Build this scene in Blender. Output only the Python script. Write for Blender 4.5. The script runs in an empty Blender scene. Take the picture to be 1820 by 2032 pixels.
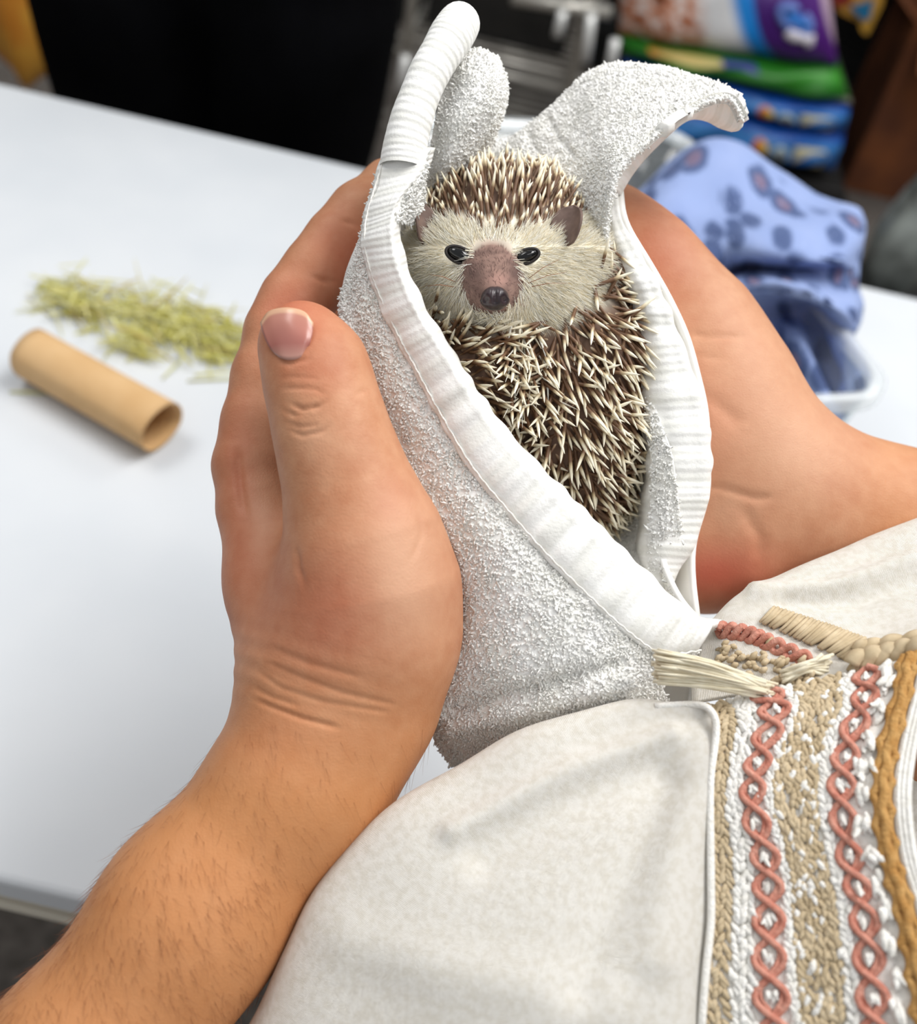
import bpy, math, random
import numpy as np
from mathutils import Vector, Matrix
random.seed(7); rng = np.random.default_rng(7)
scene = bpy.context.scene
col = scene.collection

# ------------------------------------------------------------------ camera
FPX = 2000.0; CX, CY = 910.0, 1016.0            # focal length and centre, 1820x2032 frame
TZ = 0.74                                        # table top height
CAM = np.array([0.0, 0.0, TZ + 0.50])
PITCH, ROLL = math.radians(45), math.radians(13.2)
Fw = np.array([0, math.cos(PITCH), -math.sin(PITCH)])
R0 = np.array([1.0, 0, 0]); U0 = np.array([0, math.sin(PITCH), math.cos(PITCH)])
Rc = math.cos(ROLL)*R0 + math.sin(ROLL)*U0
Uc = -math.sin(ROLL)*R0 + math.cos(ROLL)*U0
cd = bpy.data.cameras.new('camera'); cam = bpy.data.objects.new('camera', cd); col.objects.link(cam)
cd.sensor_fit = 'VERTICAL'; cd.sensor_height = 36.0; cd.sensor_width = 36.0
cd.lens = 36.0*FPX/2032.0; cd.clip_start = 0.01
M = Matrix.Identity(4)
for i in range(3):
    M[i][0], M[i][1], M[i][2], M[i][3] = Rc[i], Uc[i], -Fw[i], CAM[i]
cam.matrix_world = M
cd.dof.use_dof = True; cd.dof.focus_distance = 0.330; cd.dof.aperture_fstop = 7.2
scene.camera = cam
# ------------------------------------------------------------------ light
w = bpy.data.worlds.new('shop_ambience'); scene.world = w; w.use_nodes = True
w.node_tree.nodes['Background'].inputs[0].default_value = (0.93, 0.97, 1.0, 1)
w.node_tree.nodes['Background'].inputs[1].default_value = 0.42
def area(name, loc, size, energy, colr, target=(0, .5, .9)):
    l = bpy.data.lights.new(name, 'AREA'); l.shape = 'RECTANGLE'; l.size, l.size_y = size
    l.energy = energy; l.color = colr
    o = bpy.data.objects.new(name, l); col.objects.link(o); o.location = loc
    o.rotation_euler = (Vector(target)-Vector(loc)).to_track_quat('-Z', 'Y').to_euler()
area('ceiling_panel_light', (0.75, 0.75, 2.6), (1.2, 0.6), 25, (1.0, 0.985, 0.96))
area('ceiling_panel_light', (-1.2, 0.9, 2.8), (1.2, 0.6), 13, (1.0, 0.985, 0.96))
area('ceiling_panel_light', (1.4, 2.6, 2.8), (1.2, 0.6), 13, (1.0, 0.985, 0.96), (.6, 2.4, 0))
area('ceiling_panel_light', (0.9, -0.5, 2.7), (1.2, 0.6), 6, (1.0, 0.985, 0.96))
scene.cycles.max_bounces = 16; scene.cycles.diffuse_bounces = 12; scene.cycles.transmission_bounces = 12; scene.cycles.transparent_max_bounces = 16
vs = scene.view_settings
vs.view_transform = 'Standard'; vs.look = 'None'; vs.exposure = 0.36; vs.gamma = 1.0; vs.use_curve_mapping = False

# ------------------------------------------------------------------ helpers
def c2w(P):                                     # camera-space (x right, y up, depth) -> world
    P = np.asarray(P, float)
    return CAM + P[..., 0:1]*Rc + P[..., 1:2]*Uc + P[..., 2:3]*Fw
def pc(px, py, d):                              # photo point at a depth -> camera space
    px, py, d = np.asarray(px, float), np.asarray(py, float), np.asarray(d, float)
    return np.stack([(px-CX)/FPX*d, -(py-CY)/FPX*d, d], -1)
def at(px, py, d): return c2w(pc(px, py, d))
def proj(W):
    q = np.asarray(W)-CAM; d = q@Fw
    return CX+FPX*(q@Rc)/d, CY-FPX*(q@Uc)/d, d
def ray(px, py): return Fw+(px-CX)/FPX*Rc-(py-CY)/FPX*Uc
def on_z(px, py, z):
    r = ray(px, py); return CAM+r*((z-CAM[2])/r[2])
def on_y(px, py, y):
    r = ray(px, py); return CAM+r*((y-CAM[1])/r[1])

def lin(r, g, b):
    f = lambda c: (c/255/12.92) if c/255 <= .04045 else ((c/255+.055)/1.055)**2.4
    return (f(r), f(g), f(b), 1.0)

def new_mat(name, color=(.8, .8, .8, 1), rough=.6, metal=0.0, **kw):
    m = bpy.data.materials.new(name); m.use_nodes = True
    b = m.node_tree.nodes['Principled BSDF']
    b.inputs['Base Color'].default_value = color; b.inputs['Roughness'].default_value = rough
    b.inputs['Metallic'].default_value = metal
    for k, v in kw.items(): b.inputs[k.replace('_', ' ')].default_value = v
    return m
class NT:
    def __init__(s, m): s.t = m.node_tree; s.b = s.t.nodes['Principled BSDF']
    def n(s, typ, **kw):
        o = s.t.nodes.new(typ)
        for k, v in kw.items(): setattr(o, k, v)
        return o
    def l(s, a, b): s.t.links.new(a, b)
    def coord(s, which='Object', scale=None):
        tc = s.n('ShaderNodeTexCoord'); out = tc.outputs[which]
        if scale is not None:
            mp = s.n('ShaderNodeMapping'); s.l(out, mp.inputs[0]); mp.inputs['Scale'].default_value = scale; out = mp.outputs[0]
        return out
    def noise(s, scale, detail=3, rough=.55, vec=None):
        o = s.n('ShaderNodeTexNoise'); o.inputs['Scale'].default_value = scale; o.inputs['Detail'].default_value = detail
        o.inputs['Roughness'].default_value = rough
        s.l(vec if vec is not None else s.coord(), o.inputs['Vector']); return o.outputs['Fac']
    def ramp(s, fac, stops, interp='LINEAR'):
        o = s.n('ShaderNodeValToRGB'); o.color_ramp.interpolation = interp
        e = o.color_ramp.elements
        while len(e) < len(stops): e.new(.5)
        for i, (p, c) in enumerate(stops): e[i].position = p; e[i].color = c
        s.l(fac, o.inputs[0]); return o.outputs[0]
    def mix(s, fac, a, b, mode='MIX'):
        o = s.n('ShaderNodeMix', data_type='RGBA', blend_type=mode)
        for v, i in ((fac, 0), (a, 6), (b, 7)):
            if hasattr(v, 'default_value'): s.l(v, o.inputs[i])
            else: o.inputs[i].default_value = v
        return o.outputs[2]
    def math(s, op, a, b=0.0):
        o = s.n('ShaderNodeMath', operation=op)
        for v, i in ((a, 0), (b, 1)):
            if hasattr(v, 'default_value'): s.l(v, o.inputs[i])
            else: o.inputs[i].default_value = v
        return o.outputs[0]
    def bump(s, h, strength=.3, dist=.001):
        o = s.n('ShaderNodeBump'); o.inputs['Strength'].default_value = strength; o.inputs['Distance'].default_value = dist
        s.l(h, o.inputs['Height']); s.l(o.outputs[0], s.b.inputs['Normal'])
    def color(s, c): s.l(c, s.b.inputs['Base Color'])
def noisy(name, c1, c2, scale, rough=.7, bump=0, bscale=None, bdist=.001, **kw):
    m = new_mat(name, c1, rough, **kw); t = NT(m)
    t.color(t.ramp(t.noise(scale), [(.35, c1), (.68, c2)]))
    if bump: t.bump(t.noise(bscale or scale*4), bump, bdist)
    return m

def raw_mesh(name, V, faces, uv=None, smooth=True, attrs=None):
    """faces: list of int arrays (N,k); uv: list of matching (N,k,2)"""
    me = bpy.data.meshes.new(name)
    V = np.ascontiguousarray(V, np.float32).reshape(-1, 3)
    faces = [np.asarray(f, np.int32) for f in faces if len(f)]
    me.vertices.add(len(V)); me.vertices.foreach_set('co', V.ravel())
    tot = np.concatenate([np.full(len(f), f.shape[1], np.int32) for f in faces])
    loops = np.concatenate([f.ravel() for f in faces])
    me.loops.add(len(loops)); me.loops.foreach_set('vertex_index', loops)
    me.polygons.add(len(tot))
    st = np.concatenate([[0], np.cumsum(tot)[:-1]]).astype(np.int32)
    me.polygons.foreach_set('loop_start', st); me.polygons.foreach_set('loop_total', tot)
    me.polygons.foreach_set('use_smooth', np.full(len(tot), smooth))
    if uv is not None:
        l = me.uv_layers.new(name='UVMap')
        l.data.foreach_set('uv', np.concatenate([np.asarray(u, np.float32).reshape(-1) for u in uv]))
    for k, a in (attrs or {}).items():
        at_ = me.attributes.new(k, 'FLOAT', 'POINT'); at_.data.foreach_set('value', np.asarray(a, np.float32))
    me.update(calc_edges=True); me.validate()
    return me
def link(name, me, mat=None, parent=None, label=None, cat=None, group=None, kind=None):
    o = bpy.data.objects.new(name, me); col.objects.link(o)
    if mat is not None and me is not None and not me.materials: me.materials.append(mat)
    if parent is not None: o.parent = parent
    for k, v in (('label', label), ('category', cat), ('group', group), ('kind', kind)):
        if v: o[k] = v
    return o
def empty(name, loc, label, cat, group=None, kind=None):
    o = link(name, None, None, None, label, cat, group, kind); o.location = loc; o.empty_display_size = .02
    return o
def adopt(o, parent):                           # parent keeping the world coordinates of the mesh
    bpy.context.view_layer.update()
    o.parent = parent; o.matrix_parent_inverse = parent.matrix_basis.inverted(); return o

class MB:                                        # mesh collector
    def __init__(s): s.v = []; s.q = []; s.t = []; s.n = 0
    def add(s, V, Q=None, T=None):
        V = np.asarray(V, float).reshape(-1, 3)
        if Q is not None and len(Q): s.q.append(np.asarray(Q)+s.n)
        if T is not None and len(T): s.t.append(np.asarray(T)+s.n)
        s.v.append(V); s.n += len(V); return s
    def box(s, c, size, R=None):
        x, y, z = np.array(size)/2
        V = np.array([[a*x, b*y, d*z] for d in (-1, 1) for b in (-1, 1) for a in (-1, 1)])
        if R is not None: V = V@np.asarray(R).T
        return s.add(V+np.asarray(c), [[0, 2, 3, 1], [4, 5, 7, 6], [0, 1, 5, 4], [2, 6, 7, 3], [0, 4, 6, 2], [1, 3, 7, 5]])
    def tube(s, pts, r, n=8, cap=True):
        P = np.asarray(pts, float); k = len(P); r = np.broadcast_to(np.asarray(r, float), (k,))
        T = np.gradient(P, axis=0); T /= np.linalg.norm(T, axis=1)[:, None]+1e-12
        ref = np.array([.31, .52, .79]); N = np.cross(T[0], ref); N /= np.linalg.norm(N)
        a = np.arange(n)/n*2*np.pi; V = []
        for i in range(k):
            N = N-T[i]*(N@T[i]); N /= np.linalg.norm(N)+1e-12; B = np.cross(T[i], N)
            V.append(P[i]+r[i]*(np.cos(a)[:, None]*N+np.sin(a)[:, None]*B))
        V = np.concatenate(V); q = []
        for i in range(k-1):
            for j in range(n): q.append([i*n+j, i*n+(j+1) % n, (i+1)*n+(j+1) % n, (i+1)*n+j])
        t = []
        if cap:
            V = np.concatenate([V, P[:1], P[-1:]]); e = k*n
            for j in range(n):
                t.append([e, (j+1) % n, j]); t.append([e+1, (k-1)*n+j, (k-1)*n+(j+1) % n])
        return s.add(V, q, t)
    def mesh(s, name, smooth=True):
        f = []
        if s.q: f.append(np.concatenate(s.q))
        if s.t: f.append(np.concatenate(s.t))
        return raw_mesh(name, np.concatenate(s.v), f, smooth=smooth)
def bevel(o, wd, seg=2):
    m = o.modifiers.new('bevel', 'BEVEL'); m.width = wd; m.segments = seg; m.limit_method = 'ANGLE'; return o

# ---- smooth grids through control points given as photo point + distance
def cr_w(x, n):
    i = np.clip(np.floor(x).astype(int), 0, n-2); t = x-i
    W = np.stack([-.5*t+t*t-.5*t**3, 1-2.5*t*t+1.5*t**3, .5*t+2*t*t-1.5*t**3, -.5*t*t+.5*t**3], -1)
    return i, W
def cr_eval(C, x, axis0=True):
    n = len(C); E = np.concatenate([2*C[:1]-C[1:2], C, 2*C[-1:]-C[-2:-1]])
    i, W = cr_w(x, n)
    return sum(W[..., k].reshape(W.shape[:-1]+(1,)*(C.ndim-1))*E[i+k] for k in range(4))
class Patch:
    def __init__(s, rows, world=False):
        C = np.array(rows, float); s.world = world
        s.C = C
    def grid(s, nv, nu):
        A = cr_eval(s.C, np.linspace(0, len(s.C)-1, nv))
        B = cr_eval(np.swapaxes(A, 0, 1), np.linspace(0, s.C.shape[1]-1, nu))
        G = np.swapaxes(B, 0, 1)
        if s.world: return G
        return at(G[..., 0], G[..., 1], G[..., 2])
def grid_normals(G):
    du = np.gradient(G, axis=1); dv = np.gradient(G, axis=0)
    N = np.cross(du, dv); N /= np.linalg.norm(N, axis=-1, keepdims=True)+1e-12
    if np.mean(np.sum(N*(CAM-G), -1)) < 0: N = -N
    return N
def grid_mesh(name, G, uv_scale=(1, 1)):
    nv, nu = G.shape[:2]
    I = np.arange(nv*nu).reshape(nv, nu)
    Q = np.stack([I[:-1, :-1], I[:-1, 1:], I[1:, 1:], I[1:, :-1]], -1).reshape(-1, 4)
    g = G.reshape(-1, 3)
    n0 = np.cross(g[Q[:, 1]]-g[Q[:, 0]], g[Q[:, 3]]-g[Q[:, 0]])
    if np.mean(np.sum(n0*(CAM-g[Q[:, 0]]), 1)) < 0: Q = Q[:, ::-1]
    u, v = np.meshgrid(np.linspace(0, uv_scale[0], nu), np.linspace(0, uv_scale[1], nv))
    UV = np.stack([u, v], -1).reshape(-1, 2)[Q]
    return raw_mesh(name, g, [Q], [UV])
def solid(o, t, off=-1):
    m = o.modifiers.new('thickness', 'SOLIDIFY'); m.thickness = t; m.offset = off; return o
def wob(G, amp, scale, seed=0):                  # smooth pseudo-noise on world points
    r = np.random.default_rng(seed); out = 0
    for k in range(6):
        d = r.normal(size=3); d /= np.linalg.norm(d)
        out = out+np.sin(G@d*scale*(1+.35*k)+r.uniform(0, 6.28))/(1+.35*k)
    return amp*out/2.5

# ---- signed distance modelling in camera space, meshed with surface nets
def rc_prim(a, b):                               # each (px,py,depth,radius_px)
    A, B = pc(*a[:3]), pc(*b[:3]); return (A, B, a[3]*a[2]/FPX, b[3]*b[2]/FPX)
def chain(pts): return [rc_prim(pts[i], pts[i+1]) for i in range(len(pts)-1)]
def smin(a, b, k):
    if k <= 0: return np.minimum(a, b)
    h = np.maximum(k-np.abs(a-b), 0)/k; return np.minimum(a, b)-h*h*k*.25
def sd_groups(groups):
    groups = [(a, b, [(A.astype(np.float32), B.astype(np.float32), np.float32(ra), np.float32(rb)) for A, B, ra, rb in pr]) for a, b, pr in groups]
    def f(P):
        P = P.astype(np.float32); tot = None
        for k_in, k_out, prims in groups:
            g = None
            for A, B, ra, rb in prims:
                ab = B-A; L = max(float(ab@ab), 1e-12)
                t = np.clip(((P-A)@ab)/L, 0, 1)
                d = np.sqrt(np.maximum(((P-A-t[:, None]*ab)**2).sum(1), 0))-(ra+(rb-ra)*t)
                g = d if g is None else smin(g, d, k_in)
            tot = g if tot is None else smin(tot, g, k_out)
        return tot
    return f
def surface_nets(f, lo, hi, h):
    lo, hi = np.array(lo, float), np.array(hi, float); B = 8
    nb = np.ceil((hi-lo)/(h*B)).astype(int); n = nb*B+1
    bi = np.stack(np.meshgrid(*[np.arange(k) for k in nb], indexing='ij'), -1).reshape(-1, 3)
    cen = lo+(bi+.5)*B*h; dc = f(cen)
    vol = np.where(dc < 0, -1.0, 1.0)
    D = np.repeat(np.repeat(np.repeat(vol.reshape(nb), B, 0), B, 1), B, 2)
    D = np.pad(D, ((0, 1),)*3, mode='edge').astype(np.float32)
    near = np.nonzero(np.abs(dc) < B*h*.9+.0012)[0]
    loc = np.stack(np.meshgrid(*[np.arange(B+1)]*3, indexing='ij'), -1).reshape(-1, 3)
    for s0 in range(0, len(near), 800):
        b = bi[near[s0:s0+800]]
        idx = (b[:, None]*B+loc[None]).reshape(-1, 3)
        D[idx[:, 0], idx[:, 1], idx[:, 2]] = f(lo+idx*h)
    S = D < 0
    c = np.zeros(tuple(n-1), np.int8)
    for dx in (0, 1):
        for dy in (0, 1):
            for dz in (0, 1):
                c += S[dx:n[0]-1+dx, dy:n[1]-1+dy, dz:n[2]-1+dz]
    act = np.argwhere((c > 0) & (c < 8))
    ID = np.full(tuple(n-1), -1, np.int32); ID[act[:, 0], act[:, 1], act[:, 2]] = np.arange(len(act))
    acc = np.zeros((len(act), 3)); cnt = np.zeros(len(act))
    for ax in range(3):
        o1, o2 = [(1, 2), (0, 2), (0, 1)][ax]
        for a in (0, 1):
            for b in (0, 1):
                p = np.zeros(3, int); p[o1] = a; p[o2] = b; q = p.copy(); q[ax] = 1
                i0, i1 = act+p, act+q
                v0 = D[i0[:, 0], i0[:, 1], i0[:, 2]].astype(float); v1 = D[i1[:, 0], i1[:, 1], i1[:, 2]].astype(float)
                m = (v0 < 0) != (v1 < 0); t = np.where(m, v0/np.where(m, v0-v1, 1), 0)
                pt = np.broadcast_to(p, act.shape).astype(float).copy(); pt[:, ax] = t
                acc[m] += pt[m]; cnt[m] += 1
    V = lo+(act+acc/np.maximum(cnt, 1)[:, None])*h
    Qs = []
    for ax in range(3):
        o1, o2 = [(1, 2), (2, 0), (0, 1)][ax]
        sl0 = [slice(1, -1)]*3; sl1 = [slice(1, -1)]*3
        sl0[ax] = slice(0, -1); sl1[ax] = slice(1, None)
        e = np.argwhere(S[tuple(sl0)] != S[tuple(sl1)])
        off = np.ones(3, int); off[ax] = 0; e = e+off
        fl = S[e[:, 0], e[:, 1], e[:, 2]]
        def cell(a, b):
            k = e.copy(); k[:, o1] -= a; k[:, o2] -= b; return ID[k[:, 0], k[:, 1], k[:, 2]]
        q = np.stack([cell(1, 1), cell(0, 1), cell(0, 0), cell(1, 0)], -1)
        q[~fl] = q[~fl][:, ::-1]; Qs.append(q[(q >= 0).all(1)])
    return V, np.concatenate(Qs)
def vnormals(V, Q):
    n = np.cross(V[Q[:, 2]]-V[Q[:, 0]], V[Q[:, 3]]-V[Q[:, 1]]); N = np.zeros_like(V)
    for k in range(4):
        for a in range(3): N[:, a] += np.bincount(Q[:, k], n[:, a], len(V))
    return N/(np.linalg.norm(N, axis=1, keepdims=True)+1e-12)
def seg_dist(px, py, poly):
    best = np.full(px.shape, 1e9)
    for (x0, y0), (x1, y1) in zip(poly[:-1], poly[1:]):
        dx, dy = x1-x0, y1-y0; L = dx*dx+dy*dy+1e-9
        t = np.clip(((px-x0)*dx+(py-y0)*dy)/L, 0, 1)
        best = np.minimum(best, np.hypot(px-x0-t*dx, py-y0-t*dy))
    return best
def sample_tris(V, Tr, n, weights=None):
    a, b, c = V[Tr[:, 0]], V[Tr[:, 1]], V[Tr[:, 2]]
    nn = np.cross(b-a, c-a); ar = np.linalg.norm(nn, axis=1)
    p = ar*(weights if weights is not None else 1); p = p/p.sum()
    i = rng.choice(len(Tr), n, p=p); r1 = np.sqrt(rng.random(n)); r2 = rng.random(n)
    P = a[i]*(1-r1)[:, None]+b[i]*(r1*(1-r2))[:, None]+c[i]*(r1*r2)[:, None]
    return P, nn[i]/(ar[i][:, None]+1e-15), i
def q2t(Q): return np.concatenate([Q[:, [0, 1, 2]], Q[:, [0, 2, 3]]])
def thin(P, rmin):                               # poisson-like thinning
    key = {}; keep = []
    for i, p in enumerate(P):
        k = tuple((p/rmin).astype(int)); ok = True
        for dx in (-1, 0, 1):
            for dy in (-1, 0, 1):
                for dz in (-1, 0, 1):
                    for j in key.get((k[0]+dx, k[1]+dy, k[2]+dz), ()):
                        if ((P[j]-p)**2).sum() < rmin*rmin: ok = False; break
                    if not ok: break
                if not ok: break
            if not ok: break
        if ok: key.setdefault(k, []).append(i); keep.append(i)
    return np.array(keep)
def frames(D, U=None):
    D = D/(np.linalg.norm(D, axis=1, keepdims=True)+1e-12)
    ref = rng.normal(size=D.shape) if U is None else U
    X = np.cross(D, ref); X /= np.linalg.norm(X, axis=1, keepdims=True)+1e-12
    return X, np.cross(D, X), D
def scatter(P, D, L, Wd, prof, nside=4, bend=0.0, U=None, flat=1.0):
    """tapered bent spikes; prof: list of (t, radius factor). returns V, quads, uvs(t)"""
    n = len(P); X, Y, Z = frames(D, U); a = np.arange(nside)/nside*2*np.pi
    L = np.broadcast_to(L, (n,)); Wd = np.broadcast_to(Wd, (n,)); bend = np.broadcast_to(bend, (n,))
    rings = []; tt = []
    for t, rf in prof:
        c = P+Z*(L*t)[:, None]+X*(bend*L*t*t)[:, None]
        ring = c[:, None]+(Wd*rf)[:, None, None]*(np.cos(a)[None, :, None]*X[:, None]+flat*np.sin(a)[None, :, None]*Y[:, None])
        rings.append(ring); tt.append(t)
    k = len(prof); V = np.stack(rings, 1).reshape(n, k*nside, 3)
    q = []; uvt = []
    for i in range(k-1):
        for j in range(nside):
            q.append([i*nside+j, i*nside+(j+1) % nside, (i+1)*nside+(j+1) % nside, (i+1)*nside+j])
            uvt.append([[.5, tt[i]], [.5, tt[i]], [.5, tt[i+1]], [.5, tt[i+1]]])
    q = np.array(q); Q = (q[None]+(np.arange(n)*k*nside)[:, None, None]).reshape(-1, 4)
    UV = np.broadcast_to(np.array(uvt)[None], (n, len(q), 4, 2)).copy()
    UV[..., 0] = rng.random(n)[:, None, None]
    return V.reshape(-1, 3), Q, UV.reshape(-1, 4, 2)

# ------------------------------------------------------------------ materials
M_floor = noisy('floor_carpet', lin(86, 80, 74), lin(116, 108, 102), 60, .95, .4, 300)
M_table = noisy('white_laminate', lin(202, 206, 211), lin(209, 212, 216), 7, .42)
M_edge = new_mat('table_edge_band', lin(200, 193, 178), .5)
M_leg = new_mat('grey_leg', lin(90, 90, 92), .4, .6)
M_card = noisy('cardboard', lin(196, 157, 108), lin(206, 170, 124), 25, .85, .1, 220)
M_hay = new_mat('hay', lin(190, 185, 110), .8); t = NT(M_hay)
t.color(t.ramp(t.math('ADD', t.n('ShaderNodeUVMap').outputs[0], 0), [(0, lin(176, 170, 84)), (.35, lin(203, 198, 122)), (.7, lin(214, 212, 158)), (1, lin(160, 140, 70))]))
uvn = t.n('ShaderNodeUVMap'); sep = t.n('ShaderNodeSeparateXYZ'); t.l(uvn.outputs[0], sep.inputs[0])
t.color(t.ramp(sep.outputs[0], [(0, lin(186, 180, 84)), (.35, lin(208, 203, 118)), (.75, lin(222, 220, 164)), (1, lin(176, 156, 80))]))
# skin
M_skin = new_mat('skin', lin(212, 160, 118), .55, Subsurface_Weight=.05, Subsurface_Scale=.004)
M_skin.node_tree.nodes['Principled BSDF'].inputs['Subsurface Radius'].default_value = (1, .35, .2)
M_skin.node_tree.nodes['Principled BSDF'].inputs['Specular IOR Level'].default_value = .35
t = NT(M_skin)
base = t.mix(.5, t.ramp(t.noise(42, 4), [(.32, lin(176, 116, 82)), (.55, lin(190, 134, 98)), (.75, lin(202, 152, 118))]), t.ramp(t.noise(170, 4), [(.3, lin(180, 118, 84)), (.7, lin(202, 150, 116))]))
ra = t.n('ShaderNodeAttribute', attribute_name='flush_shade')
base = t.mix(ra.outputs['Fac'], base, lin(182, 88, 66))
ta = t.n('ShaderNodeAttribute', attribute_name='tan')
base = t.mix(ta.outputs['Fac'], base, lin(192, 130, 78))
pl_ = t.n('ShaderNodeAttribute', attribute_name='pale')
t.color(t.mix(pl_.outputs['Fac'], base, lin(209, 162, 132)))
nz = t.noise(1500, 2); nz2 = t.noise(420, 3)
t.bump(t.math('ADD', nz, nz2), .22, .0006)
M_nail = new_mat('nail', lin(196, 138, 126), .28); t = NT(M_nail)
uvn = t.n('ShaderNodeUVMap'); sep = t.n('ShaderNodeSeparateXYZ'); t.l(uvn.outputs[0], sep.inputs[0])
t.color(t.ramp(sep.outputs[1], [(0, lin(214, 170, 138)), (.10, lin(210, 164, 134)), (.17, lin(180, 122, 106)), (.75, lin(172, 108, 98)), (1, lin(192, 144, 130))]))
M_armhair = new_mat('arm_hair', lin(140, 84, 50), .6)
# towel
M_terry = noisy('terry_cloth', lin(248, 247, 243), lin(252, 251, 249), 90, .95)
M_terry.node_tree.nodes['Principled BSDF'].inputs['Specular IOR Level'].default_value = .05
def translucent(m, fac):
    nt = m.node_tree; b = nt.nodes['Principled BSDF']; tr = nt.nodes.new('ShaderNodeBsdfTranslucent'); mx = nt.nodes.new('ShaderNodeMixShader'); mx.inputs[0].default_value = fac
    src = b.inputs['Base Color']
    if src.links: nt.links.new(src.links[0].from_socket, tr.inputs[0])
    else: tr.inputs[0].default_value = src.default_value
    nt.links.new(b.outputs[0], mx.inputs[1]); nt.links.new(tr.outputs[0], mx.inputs[2]); nt.links.new(mx.outputs[0], nt.nodes['Material Output'].inputs[0])
translucent(M_terry, .12)
M_hem = new_mat('hem_weave', lin(234, 233, 229), .9); t = NT(M_hem)
cv = t.coord('UV')
wv = t.n('ShaderNodeTexWave', wave_type='BANDS', bands_direction='Y'); t.l(cv, wv.inputs[0])
wv.inputs['Scale'].default_value = .8; wv.inputs['Distortion'].default_value = 2.2; wv.inputs['Detail'].default_value = 2
t.bump(t.math('ADD', wv.outputs['Fac'], t.noise(900, 2)), .30, .0007)
wv2 = t.n('ShaderNodeTexWave', wave_type='BANDS', bands_direction='Y'); t.l(cv, wv2.inputs[0]); wv2.inputs['Scale'].default_value = .26; wv2.inputs['Distortion'].default_value = 1.5
t.color(t.ramp(wv2.outputs['Fac'], [(.3, lin(228, 227, 222)), (.6, lin(238, 237, 234))]))
# shirt
M_knit = new_mat('oatmeal_knit', lin(226, 222, 214), .95); t = NT(M_knit)
t.color(t.mix(.8, t.ramp(t.noise(45, 5, .65), [(.3, lin(209, 203, 194)), (.5, lin(212, 208, 200)), (.72, lin(216, 213, 207))]),
              t.ramp(t.noise(420, 2), [(.35, lin(205, 199, 188)), (.6, lin(217, 213, 206))])))
wv = t.n('ShaderNodeTexWave', wave_type='BANDS', bands_direction='Y'); t.l(t.coord('UV', (1, 1, 1)), wv.inputs[0])
wv.inputs['Scale'].default_value = 16; wv.inputs['Distortion'].default_value = 2.5; wv.inputs['Detail'].default_value = 2; wv.inputs['Detail Scale'].default_value = 2
t.bump(t.math('ADD', t.math('MULTIPLY', wv.outputs['Fac'], .5), t.noise(500, 3)), .45, .0008)
M_white_yarn = noisy('white_yarn', lin(222, 219, 212), lin(232, 230, 226), 300, .95, .5, 900, .0012)
M_beige = noisy('beige_yarn', lin(176, 157, 126), lin(200, 182, 152), 160, .95)
M_salmon = noisy('salmon_yarn', lin(184, 116, 98), lin(204, 148, 130), 320, 1.0, .6, 900, .0012)
M_mustard = noisy('mustard_yarn', lin(170, 124, 66), lin(192, 150, 92), 320, 1.0, .6, 900, .0012)
M_cream = noisy('cream_yarn', lin(214, 203, 176), lin(228, 220, 198), 200, .9)
# hedgehog
M_hbody = noisy('hedgehog_skin', lin(96, 74, 60), lin(120, 92, 74), 90, .9)
M_quill = new_mat('quill', lin(220, 208, 180), .5); t = NT(M_quill)
uvn = t.n('ShaderNodeUVMap'); sep = t.n('ShaderNodeSeparateXYZ'); t.l(uvn.outputs[0], sep.inputs[0])
vv = t.math('ADD', sep.outputs[1], t.math('MULTIPLY', t.math('SUBTRACT', sep.outputs[0], .5), .22))
t.color(t.ramp(vv, [(0, lin(196, 178, 150)), (.12, lin(150, 120, 92)), (.22, lin(98, 68, 46)), (.54, lin(112, 80, 54)), (.64, lin(196, 176, 140)), (.74, lin(236, 226, 200)), (1, lin(246, 238, 218))]))
M_fur = new_mat('cream_fur', lin(238, 231, 212), .8); t = NT(M_fur)
uvn = t.n('ShaderNodeUVMap'); sep = t.n('ShaderNodeSeparateXYZ'); t.l(uvn.outputs[0], sep.inputs[0])
t.color(t.ramp(sep.outputs[0], [(0, lin(247, 238, 210)), (.5, lin(253, 249, 237)), (1, lin(254, 253, 247))]))
translucent(M_fur, .25)
M_mfur = new_mat('muzzle_fur', lin(128, 100, 92), .8)
M_black = new_mat('eye_black', lin(10, 9, 10), .08)
M_nose = noisy('nose_skin', lin(42, 32, 36), lin(62, 48, 52), 500, .28, .3, 900, .0004)
M_ear = noisy('ear_skin', lin(98, 78, 70), lin(122, 100, 90), 200, .7)

# ------------------------------------------------------------------ setting
def quad_floor():
    b = MB().box((0, 2.2, -.02), (9, 9, .04)); return b.mesh('floor', False)
link('floor', quad_floor(), M_floor, kind='structure', label='dark carpet floor beyond the white table')

M_wall = noisy('wall_paint', lin(150, 146, 138), lin(158, 154, 146), 3, .9)
link('wall_back', MB().box((0, 5.05, 1.4), (8, .1, 2.8)).mesh('wall_back', False), M_wall, kind='structure', label='plain painted wall at the back of the shop')
link('wall_left', MB().box((-4.05, 1.5, 1.4), (.1, 7.2, 2.8)).mesh('wall_left', False), M_wall, kind='structure', label='plain painted wall on the left of the shop')
link('wall_right', MB().box((4.05, 1.5, 1.4), (.1, 7.2, 2.8)).mesh('wall_right', False), M_wall, kind='structure', label='plain painted wall on the right of the shop')
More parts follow.
